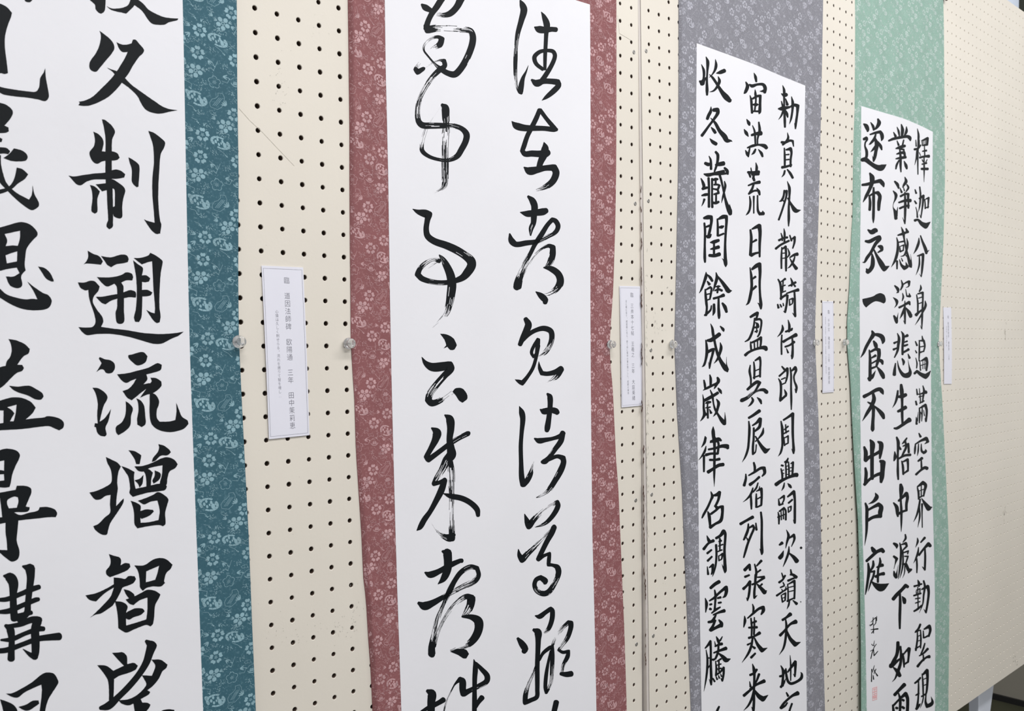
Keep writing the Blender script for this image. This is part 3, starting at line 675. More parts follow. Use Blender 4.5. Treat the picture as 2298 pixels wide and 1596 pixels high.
INK3 = """@C1
#
s 290 200 8,310 260 32,305 380 20,300 480 22,302 600 30,302 655 20
s 235 290 6,262 360 26,265 430 24,255 480 20
s 215 490 20,245 515 50,262 480 36,300 440 8
s 402 230 6,410 300 28,395 360 24,360 415 12,330 445 6
s 415 395 10,460 385 36,510 365 40
s 330 410 6,370 450 24,430 540 26,480 620 40,530 680 56,570 720 44,595 712 6
s 435 435 8,450 490 30,420 560 24,380 605 18,330 620 3
#
s 350 795 6,345 850 30,320 900 32,305 940 30
s 380 835 36,425 832 44,430 870 36,380 950 26,320 1030 24,270 1100 28,240 1140 30
s 345 930 6,400 990 28,450 1080 36,510 1150 50,540 1198 44,590 1203 16,605 1213 3
s 350 1040 8,380 1075 30,400 1105 30
s 335 1175 6,370 1215 34,410 1240 36
#
s 325 1385 8,345 1430 22,350 1540 26
s 280 1470 30,320 1485 36,350 1470 20
s 405 1335 24,430 1370 30,425 1460 26,405 1530 22,390 1570 16
s 405 1490 20,450 1482 40,500 1472 44
s 265 1598 10,350 1596 20,430 1578 22,500 1570 36
s 510 1525 20,540 1560 34,550 1600 20
@C2
s 265 5 10,310 14 36,380 6 24,450 4 24,540 -5 20
s 230 55 10,255 110 28,265 160 30,245 180 20
s 250 185 20,300 165 26,310 165 20
s 320 50 24,325 150 24,325 280 24,325 395 26
s 240 260 16,280 250 30,320 245 24
s 270 305 24,255 350 16,235 390 3
s 362 60 22,362 200 20,362 330 22,365 400 24
s 370 75 20,405 65 30,430 65 20
s 405 70 20,405 130 20
s 385 130 18,430 130 20,450 140 24,430 190 22,375 180 16
s 430 190 20,440 230 24,385 245 18
s 410 240 18,410 330 20
s 370 345 26,410 350 26,440 335 24
s 455 20 24,475 90 22,495 180 20,515 280 22,540 370 34,570 440 50,580 480 36
s 590 450 20,578 400 14,570 360 3
s 510 90 10,520 140 24,510 200 20,490 280 18,475 350 4
#
s 265 530 24,310 520 44,350 515 36,355 560 30,345 630 26,330 700 28,310 765 20
s 270 590 20,278 680 24,275 850 22,275 1000 28,278 1055 20
s 290 635 20,330 620 24
s 290 745 20,325 750 40,350 725 16
s 425 540 16,430 620 22,430 740 24
s 440 540 20,490 515 40,530 510 36,535 560 28,525 700 24,518 850 24,520 1000 32,525 1080 34,525 1110 10
s 520 1070 30,500 1030 12,480 1010 3
s 440 640 16,480 635 34,500 625 16
s 440 740 20,500 715 20
s 340 820 10,380 815 36,440 795 30
s 385 820 20,385 970 24
s 345 900 14,390 890 30,440 875 36
s 330 975 30,390 978 34,450 960 40
#
s 290 1175 8,290 1220 30,265 1300 26,235 1380 20,210 1425 6
s 300 1200 10,340 1240 28,365 1280 24
s 305 1285 14,330 1320 30
s 280 1380 14,285 1450 24,295 1550 26,300 1600 22,290 1690 24
s 290 1385 16,340 1355 24,355 1370 22,345 1450 22,335 1500 16
s 300 1440 14,345 1430 14
s 300 1510 14,340 1495 14
s 275 1690 20,300 1670 24,345 1625 20,355 1575 14
s 410 1180 10,420 1240 30,400 1320 26,375 1400 10
s 425 1220 14,480 1290 30,530 1360 40,560 1400 44,598 1395 6
s 405 1350 10,440 1345 24,460 1345 10
s 435 1350 20,425 1420 20
s 395 1395 16,440 1380 24,480 1395 24
s 380 1490 24,450 1470 24,500 1450 36
s 440 1490 20,440 1600 26,445 1690 30,445 1725 20
s 385 1560 26,385 1650 28,372 1690 10
s 485 1545 20,515 1590 36,535 1650 26
@C3
#
s 345 195 6,365 250 24,375 320 28,395 420 24,420 530 28,460 630 34,510 710 48,540 750 44,545 765 20
s 545 740 30,535 680 10,535 590 2
s 460 225 12,495 265 30,500 285 14
s 305 395 24,350 390 40,410 350 40,450 320 40
s 285 390 10,295 440 22,300 540 30,285 630 24,265 690 22,240 712 3
s 300 540 30,350 510 30,380 500 30,365 570 24,345 640 24,332 725 16,320 650 3
s 460 420 8,470 480 30,450 560 26,425 620 22,385 670 4
#
s 335 805 12,345 850 26,345 940 24
s 265 870 16,275 920 24,280 970 20
s 255 990 6,300 965 24,380 925 24,430 900 30,438 865 34,425 838 20
s 430 895 30,400 950 20,385 975 6
s 435 965 16,460 1000 30,475 1030 10
s 275 1110 30,330 1080 34,400 1040 30,430 1020 30
s 250 1040 6,262 1120 20,262 1200 22,270 1280 30,245 1330 18,220 1360 3
s 340 985 8,365 1050 22,380 1150 16,400 1220 22,440 1290 24,480 1350 40,508 1385 40,518 1340 20,515 1250 2
s 415 1095 10,440 1140 30,430 1200 26,410 1260 24,375 1305 4
s 285 1145 12,310 1135 30,345 1130 20
s 310 1140 16,305 1200 16
s 285 1200 12,340 1190 16
s 275 1250 14,290 1280 30
s 310 1205 20,312 1320 20
s 330 1215 8,350 1260 26
#
s 375 1425 8,375 1480 34,385 1600 30
s 280 1540 10,275 1580 20,285 1556 10
s 345 1600 20,440 1575 40,470 1590 20
@C4
s 285 -40 24,270 20 26,235 75 6
s 290 60 8,275 120 24,240 180 16,200 230 3
s 265 175 24,265 280 22,265 365 18
s 320 100 20,400 85 24,480 60 34,540 62 46,550 85 30
s 340 15 14,430 0 24,440 40 22,430 150 24
s 290 165 30,350 150 24,430 150 24
s 335 225 24,400 225 24,450 215 30
s 315 370 36,370 335 30,440 290 34,495 280 36
s 388 -40 34,392 100 26,390 250 26,388 400 22,388 545 3
#
s 348 605 10,365 660 30,350 700 24,310 790 24,260 880 24,242 918 14
s 380 650 20,420 640 34,450 615 36,440 690 26,410 760 24,395 780 20
s 395 770 16,420 795 36
s 310 840 10,325 880 30,335 960 28,340 1035 20
s 350 870 24,410 825 24,450 790 26,485 785 34,485 860 28,465 950 34,400 990 26,340 1030 34
#
s 300 1130 8,325 1190 34,345 1210 26
s 262 1290 30,320 1220 24,378 1190 34
s 305 1340 24,355 1300 20
s 310 1430 24,360 1380 20
s 305 1500 10,315 1590 24
s 330 1510 14,372 1480 30,365 1560 20,355 1590 16
s 410 1160 26,460 1130 30,500 1080 44,520 1110 28,510 1300 26,515 1450 30,518 1550 32,515 1575 10
s 515 1550 24,495 1510 14,480 1470 2
s 410 1240 24,415 1350 22,405 1480 20,380 1580 14,365 1620 4
s 440 1200 10,470 1190 24
s 455 1165 20,455 1310 16
s 435 1255 10,490 1235 16
s 430 1320 14,480 1300 16
s 440 1370 12,445 1430 16
s 450 1370 12,485 1345 20,475 1410 16,445 1425 12
@C5
#
s 338 155 30,390 110 34,438 82 36
s 325 305 16,380 270 24,430 220 24,490 170 30,518 150 40,522 200 34,505 250 26,480 268 10
s 275 275 8,290 340 30,280 440 10
s 385 180 14,395 240 24,390 350 20,385 420 24
s 420 275 20,455 265 24
s 430 330 20,460 325 20
s 330 350 20,350 345 20
s 330 400 26,345 405 20
s 350 450 14,400 410 24,450 380 16
s 370 470 16,440 440 24,498 422 36
s 312 555 24,355 545 30,385 500 24,400 470 16
s 390 535 26,365 600 26,337 650 36
s 342 650 32,400 620 30,460 590 40
s 435 530 16,465 570 34,465 605 30
#
s 405 725 10,425 770 28,440 810 24
s 475 725 10,450 770 20
s 385 780 6,395 830 16
s 390 840 16,430 820 24,470 810 30
s 375 915 16,440 890 24,518 862 36
s 430 830 20,425 900 22,400 970 22,370 1010 6
s 430 920 14,480 960 34,520 1000 46,570 985 8
s 355 995 20,400 985 14
s 275 860 14,310 820 24,335 780 26,340 880 22,340 1050 24,345 1200 26,345 1285 20,320 1220 3
s 285 880 8,300 980 20,298 1100 22,285 1220 18,260 1365 3
s 300 975 14,330 975 14
s 295 1110 14,330 1060 14
s 395 1010 10,405 1100 20,400 1180 20
s 410 1015 12,460 985 20
s 435 1000 16,435 1130 16
s 410 1060 12,460 1045 14
s 400 1110 14,460 1095 16
s 400 1175 20,450 1140 20,490 1090 26,490 1160 22,475 1240 22,455 1210 4
s 365 1215 16,385 1250 20
s 400 1190 10,415 1225 20
s 430 1180 10,440 1210 18
s 455 1160 8,465 1190 16
#
s 437 1545 20,420 1580 24,390 1650 16
s 340 1660 20,440 1630 24
@C1
#
s 862 392 6,880 440 28,890 495 20
s 765 500 12,785 550 34,760 620 30,745 635 14
s 808 530 16,840 548 34,900 530 24,970 530 30,995 570 36,990 625 30
s 990 600 30,960 610 20,930 610 3
s 875 590 6,880 640 24,885 720 18,870 850 18
s 815 660 8,830 720 24,835 800 24,840 868 24
s 845 700 20,900 670 24,938 665 28,935 750 26,930 860 30,922 880 10
s 850 770 16,890 770 34,910 770 16
s 840 850 16,920 850 20
#
s 775 945 8,800 990 34,808 1015 20
s 745 1065 8,770 1110 34,795 1150 10
s 760 1315 8,782 1360 30,795 1390 16,802 1340 20,812 1290 14
s 845 1020 8,870 1090 20,880 1250 18
s 920 980 16,930 1080 28,905 1180 18,905 1250 16
s 835 1135 24,880 1120 30,945 1112 46
s 785 1285 16,850 1262 28,920 1250 20,990 1265 40,1012 1288 34
s 880 1305 20,860 1345 24,830 1370 3
s 915 1305 8,950 1350 28,965 1390 20
#
s 825 1525 10,840 1610 20
s 885 1465 8,895 1520 26,885 1610 20
s 790 1578 24,860 1582 30,920 1575 34
@C2
s 805 -5 24,820 40 18
s 870 -20 30,850 60 20
s 880 10 20,915 0 34
s 855 40 24,865 80 26
s 795 140 16,860 115 24,928 100 34
s 860 120 20,840 180 24,810 230 24
s 800 240 20,860 205 20,920 200 20
s 895 170 8,920 210 28,930 250 20
s 810 270 12,820 340 22,810 430 22,790 470 20,765 495 4
s 860 270 20,860 380 14,860 470 14
s 905 260 16,905 350 18,910 440 24,930 480 30,972 475 36,965 440 4
#
s 820 670 20,830 760 28,825 880 28,820 970 30
s 840 660 16,880 640 30,925 622 44,935 700 34,930 850 26,930 990 20
s 840 820 16,890 790 24
s 830 972 36,880 950 24,925 940 20
#
s 815 1120 10,830 1220 26,835 1350 28,820 1450 30,795 1540 24,765 1570 4
s 840 1140 24,890 1100 40,928 1080 40,935 1180 30,930 1300 24,935 1450 24,945 1560 32,945 1612 20
s 945 1600 24,925 1560 16,905 1540 3
s 840 1260 16,880 1230 24
s 840 1390 20,885 1345 26
@C3
#
s 820 115 24,860 90 30,902 68 34,900 100 24,885 150 20,930 140 24,950 160 22,945 240 20,925 320 20,905 350 16
s 870 130 16,860 220 20,835 310 24,800 380 22,755 410 10
s 880 180 10,905 200 24,920 230 14
s 870 240 20,915 235 20
s 895 200 14,895 300 14
s 875 290 16,905 280 16
s 820 410 10,825 460 20,830 520 18
s 835 420 20,900 390 24,945 360 28,945 420 22,935 490 18
s 865 400 14,870 500 16
s 905 395 14,905 490 14
s 758 570 30,800 535 26,880 500 24,960 480 34,998 485 46,1008 505 34
#
s 860 650 14,868 740 22,865 850 20
s 875 635 16,930 600 30,940 650 22,936 740 22,935 830 20
s 870 760 12,930 735 12
s 855 840 16,935 810 16
s 818 690 12,810 760 24,825 850 20,825 930 18
s 785 980 26,840 930 30,900 890 34,930 900 34,905 950 24,870 1010 20
s 718 1110 40,780 1080 34,850 1020 30 .2,920 990 24 .2,980 985 34,1012 1010 40
s 835 1075 14,850 1110 26,820 1160 20,790 1185 4
s 900 1075 8,935 1110 30,950 1150 16
#
s 800 1320 24,850 1290 28,928 1235 36
s 800 1360 14,808 1450 26,800 1600 24,790 1690 24,760 1780 20,720 1850 3
s 845 1410 16,890 1380 24,935 1335 40,938 1370 30,925 1430 30,870 1480 20
s 860 1440 20,858 1570 22,850 1660 24,850 1750 24,880 1726 14,890 1640 14
s 975 1440 10,965 1500 28,920 1560 16,880 1600 14
s 880 1540 14,950 1656 34,1000 1716 50,1055 1686 6
@C4
#
s 860 258 20,872 310 26,870 370 20
s 765 395 14,765 450 24,745 530 30
s 800 410 16,870 370 24,940 325 28,982 322 36,990 380 30,960 420 14
s 815 520 34,870 480 24,925 430 26
s 910 500 14,890 560 20,850 610 16
s 850 560 14,822 640 24,780 690 16,730 730 3
s 825 650 20,830 740 24,832 812 16
s 890 630 14,890 700 22,890 790 22
s 890 600 10,950 570 30,955 650 24,950 760 22
s 905 690 14,940 670 14
s 900 790 16,950 765 20
s 930 540 8,920 590 14
#
s 702 990 30,770 950 26,848 908 34
s 795 990 16,790 1060 26,760 1140 26,740 1180 18
s 800 1040 16,850 1010 26,862 1040 24,830 1120 24,790 1220 24,760 1320 24,740 1390 16
s 770 1150 8,800 1195 24
s 885 980 14,892 1060 24
s 945 850 20,955 950 24,955 1100 24,955 1230 28,958 1330 30,955 1355 14
s 955 1330 24,930 1285 3
#
s 752 1540 34,808 1480 30,815 1540 24
s 870 1470 14,890 1560 24,880 1650 24
s 895 1490 16,950 1430 28
s 900 1570 16,940 1540 20
@C5
s 740 25 24,790 5 20
s 722 165 30,760 130 24,798 82 30,795 160 24,785 240 24,770 300 16,755 265 3
s 865 0 24,860 90 24
s 885 30 14,965 25 24
s 825 115 20,880 90 20,965 35 26
s 860 110 20,850 200 24,850 270 24,885 240 4
s 880 110 14,920 150 30,968 205 44,995 185 6
s 940 110 20,900 150 14
#
s 828 345 10,840 390 22,835 440 18
s 735 485 10,740 540 28,725 615 10
s 770 510 14,840 450 24,900 400 26,952 382 36,955 420 34,930 465 16
s 810 510 16,820 620 20,815 740 16
s 850 500 12,850 600 20,845 700 20
s 810 570 16,870 545 24
s 785 620 20,880 615 26
s 785 740 24,850 720 20,912 682 34
s 770 820 20,810 800 14
s 830 740 20,815 830 24,780 920 24,705 1030 4
s 850 740 14,890 820 30,940 885 44,1000 858 6
s 820 835 14,855 860 26
s 812 970 26,860 922 20
#
s 828 1045 8,845 1110 30,850 1200 24,845 1350 24,845 1480 26,840 1590 26,815 1545 3
s 800 1175 24,850 1150 24,878 1110 24
s 905 1165 26,885 1220 22,860 1280 16
s 795 1250 8,805 1310 22
s 800 1340 20,880 1285 24,965 1245 38
s 728 1415 30,780 1370 26,840 1320 18
s 845 1350 20,820 1450 24,780 1530 20,725 1590 4
s 850 1350 16,900 1420 40,950 1455 52,1010 1410 6
@C1
#
s 1205 540 6,1222 600 26,1222 700 20,1225 850 20,1230 960 26,1232 1038 20
s 1190 640 10,1225 660 36,1250 650 36
s 1190 730 10,1205 790 20
s 1240 700 10,1260 770 30
s 1155 820 16,1195 818 40,1285 800 24
s 1215 830 20,1190 900 18,1155 950 4
s 1235 830 10,1255 880 28,1265 920 16
s 1310 675 8,1325 750 28,1320 850 22,1305 940 20,1285 1005 4
s 1290 800 16,1340 775 30,1385 785 36,1380 870 24,1365 980 24,1358 1055 16,1345 990 3
#
s 1262 1105 6,1270 1170 24,1240 1220 24,1205 1250 20
s 1192 1220 26,1235 1222 26,1290 1200 24,1325 1205 24,1335 1270 10
s 1225 1290 14,1230 1400 22,1230 1510 20
s 1245 1310 16,1298 1298 36,1310 1340 24,1300 1430 22,1300 1510 20
s 1235 1370 12,1280 1365 16
s 1235 1430 12,1280 1425 16
s 1198 1520 28,1250 1510 24,1310 1490 20
s 1230 1560 20,1220 1600 20,1195 1635 6
s 1260 1545 14,1295 1590 26,1325 1645 24
@C2
#
s 1260 90 6,1285 170 28,1285 280 20,1278 400 22,1278 540 26,1275 625 12
s 1225 200 20,1215 270 22,1190 320 22,1165 330 8
s 1220 215 20,1252 207 28,1250 260 22,1225 350 20,1190 460 20,1158 550 20
s 1195 300 12,1220 330 14
s 1265 290 14,1310 370 26,1360 440 44,1420 435 6
#
s 1220 655 8,1228 710 22,1225 810 20
s 1185 710 10,1200 760 18,1200 800 14
s 1160 795 24,1210 770 20,1260 760 24
s 1122 895 24,1180 850 22,1280 800 22
s 1290 735 14,1310 800 20
s 1300 790 12,1348 757 26,1345 820 22,1325 890 14
s 1195 880 14,1190 1000 20,1190 1130 18
s 1200 900 14,1240 870 26,1245 950 22,1245 1080 24,1245 1160 18
s 1200 950 10,1240 945 12
s 1200 1010 10,1240 1005 12
s 1265 890 8,1285 960 20,1260 1000 10
s 1290 1000 14,1340 970 26,1380 960 36
s 1350 990 14,1330 1050 22,1290 1110 16,1260 1130 3
s 1290 1010 10,1330 1080 26,1368 1132 36
#
s 1150 1260 14,1175 1310 24,1185 1400 22,1185 1500 20
s 1185 1290 12,1235 1255 24
s 1210 1270 16,1205 1400 14
s 1190 1350 12,1235 1330 14
s 1190 1420 12,1240 1400 14
s 1180 1490 24,1240 1450 24,1262 1455 26,1255 1540 22,1235 1650 24,1212 1640 4
s 1145 1560 16,1155 1600 24
s 1175 1560 14,1190 1590 18
s 1210 1545 10,1215 1575 16
s 1300 1245 10,1320 1300 24,1310 1340 20
s 1275 1340 14,1320 1320 20,1358 1297 26
s 1325 1310 14,1355 1345 20
s 1250 1430 16,1320 1405 20,1390 1387 34
s 1345 1410 20,1350 1500 22,1350 1620 26,1355 1700 24,1320 1660 3
s 1285 1500 12,1290 1570 18
s 1290 1500 12,1325 1490 20,1320 1550 14,1295 1565 12
@C3
#
s 1200 210 10,1205 260 28,1180 310 20,1140 355 4
s 1195 330 16,1190 430 18,1192 560 18
s 1270 150 8,1285 220 26,1280 290 22
s 1240 290 20,1310 265 26,1320 250 16
s 1212 410 28,1280 370 24,1365 328 40
s 1235 470 20,1290 450 20,1342 412 28
s 1320 370 18,1325 470 22,1320 590 26,1315 615 12
s 1320 600 20,1300 570 3
s 1250 490 8,1270 540 20
#
s 1195 705 14,1225 740 24
s 1165 820 20,1220 770 20,1260 732 30,1262 800 22,1245 880 18,1235 900 10
s 1155 850 10,1180 900 24,1185 1000 24,1177 1110 28,1200 1090 24,1245 1050 24
s 1190 860 14,1235 840 14
s 1195 920 14,1240 900 14
s 1225 980 8,1245 1030 26,1245 1060 16
s 1295 720 16,1305 800 20,1305 950 20,1308 1100 22,1308 1220 12
s 1310 760 16,1355 720 34,1365 752 26,1340 820 18,1345 880 18,1370 950 24,1365 1015 16,1350 970 4
#
s 1185 1360 14,1200 1450 28,1202 1576 24,1200 1656 22,1180 1736 20,1150 1780 3
s 1215 1345 20,1270 1310 24,1325 1272 34,1325 1350 28,1325 1500 26,1330 1600 24,1336 1696 28,1335 1740 20,1310 1686 3
s 1240 1400 14,1245 1500 16
s 1225 1460 14,1270 1420 18
s 1215 1510 14,1275 1475 18
s 1220 1550 12,1228 1650 16
s 1225 1560 10,1270 1535 18,1270 1620 16,1230 1640 14
@C4
#
s 1270 205 14,1250 250 30,1230 250 20
s 1190 290 20,1210 295 20
s 1185 330 14,1200 400 22,1200 470 18
s 1200 350 10,1220 345 10
s 1200 390 10,1222 385 10
s 1240 260 14,1245 350 18,1245 440 16
s 1275 250 14,1280 340 18,1280 440 16
s 1250 300 10,1275 295 10
s 1250 340 10,1275 335 10
s 1245 400 10,1280 395 10
s 1300 270 10,1328 255 24,1325 330 22,1320 410 20
s 1295 320 10,1320 315 10
s 1295 360 10,1320 355 10
s 1125 520 38,1180 480 34,1260 440 26,1350 405 40,1375 405 44
s 1225 500 12,1215 550 20,1190 595 4
s 1265 505 8,1290 535 30,1305 555 20
#
s 1155 690 10,1165 760 26
s 1170 690 14,1220 655 24,1220 700 18,1200 745 14
s 1165 765 20,1210 750 16
s 1150 850 10,1160 900 22,1160 990 16
s 1165 840 16,1220 800 24,1240 830 20,1242 940 20
s 1185 830 12,1190 940 14
s 1212 815 12,1215 930 14
s 1145 910 14,1245 870 12
s 1265 665 18,1338 605 34,1350 700 24,1350 850 26,1350 975 24,1330 940 3
s 1275 740 20,1320 700 20
s 1270 790 12,1275 850 18
s 1280 790 12,1305 780 18,1300 830 14,1275 845 10
#
s 1168 1240 20,1198 1217 34
s 1170 1395 40,1192 1370 40,1215 1310 8
s 1250 1060 6,1275 1130 28,1255 1210 20,1240 1280 6
s 1275 1165 14,1338 1122 30,1345 1170 24,1310 1260 8
s 1280 1260 10,1275 1330 24,1240 1430 20,1210 1500 6
s 1285 1340 14,1340 1390 36,1375 1435 46
s 1422 1278 24,1428 1272 24
@C5
#
s 1170 -20 12,1190 40 20
s 1140 90 24,1180 60 20,1210 10 20
s 1275 -60 14,1285 0 24
s 1270 0 16,1300 0 26,1340 30 34
s 1245 70 24,1290 50 20,1340 30 16
s 1155 150 16,1200 130 16
s 1112 245 22,1170 205 18,1230 165 16
s 1185 90 12,1200 120 16
s 1170 170 10,1185 200 12
s 1220 140 10,1210 190 12
s 1165 240 12,1180 320 18
s 1175 235 12,1215 215 18,1210 300 16
s 1180 275 8,1205 265 10
s 1180 320 14,1210 300 12
s 1240 110 12,1245 200 16,1245 300 16
s 1250 110 12,1318 72 26,1322 150 20,1318 280 20
s 1250 150 10,1310 135 12
s 1250 200 10,1310 185 12
s 1235 310 20,1320 270 14
s 1260 310 16,1250 360 18,1230 405 3
s 1300 300 10,1345 340 30
s 1392 315 10,1394 320 10
#
s 1180 530 26,1225 500 24,1272 462 40
s 1152 710 30,1200 660 24,1270 580 24,1335 550 44
s 1215 520 14,1225 600 24,1215 750 24,1190 860 20,1140 940 3
s 1225 650 16,1270 750 34,1328 815 48,1390 790 6
#
s 1160 1065 10,1185 1120 26,1185 1200 24,1178 1300 30
s 1148 1190 22,1180 1180 24,1220 1100 14
s 1160 1315 26,1195 1270 20,1215 1220 6
s 1268 945 6,1275 1050 16,1275 1240 12
s 1220 1110 14,1225 1180 24,1245 1250 26,1280 1275 28,1350 1250 26,1400 1208 30,1405 1160 20,1390 1140 4
s 1240 1140 16,1328 1022 34,1330 1080 26,1325 1190 18,1305 1160 3
#
s 1225 1380 14,1245 1420 24
s 1160 1560 30,1200 1500 24,1290 1420 26,1358 1387 44
s 1165 1565 20,1210 1535 20,1235 1500 16
s 1290 1510 20,1262 1590 20,1240 1680 16
s 1180 1700 20,1300 1660 20"""
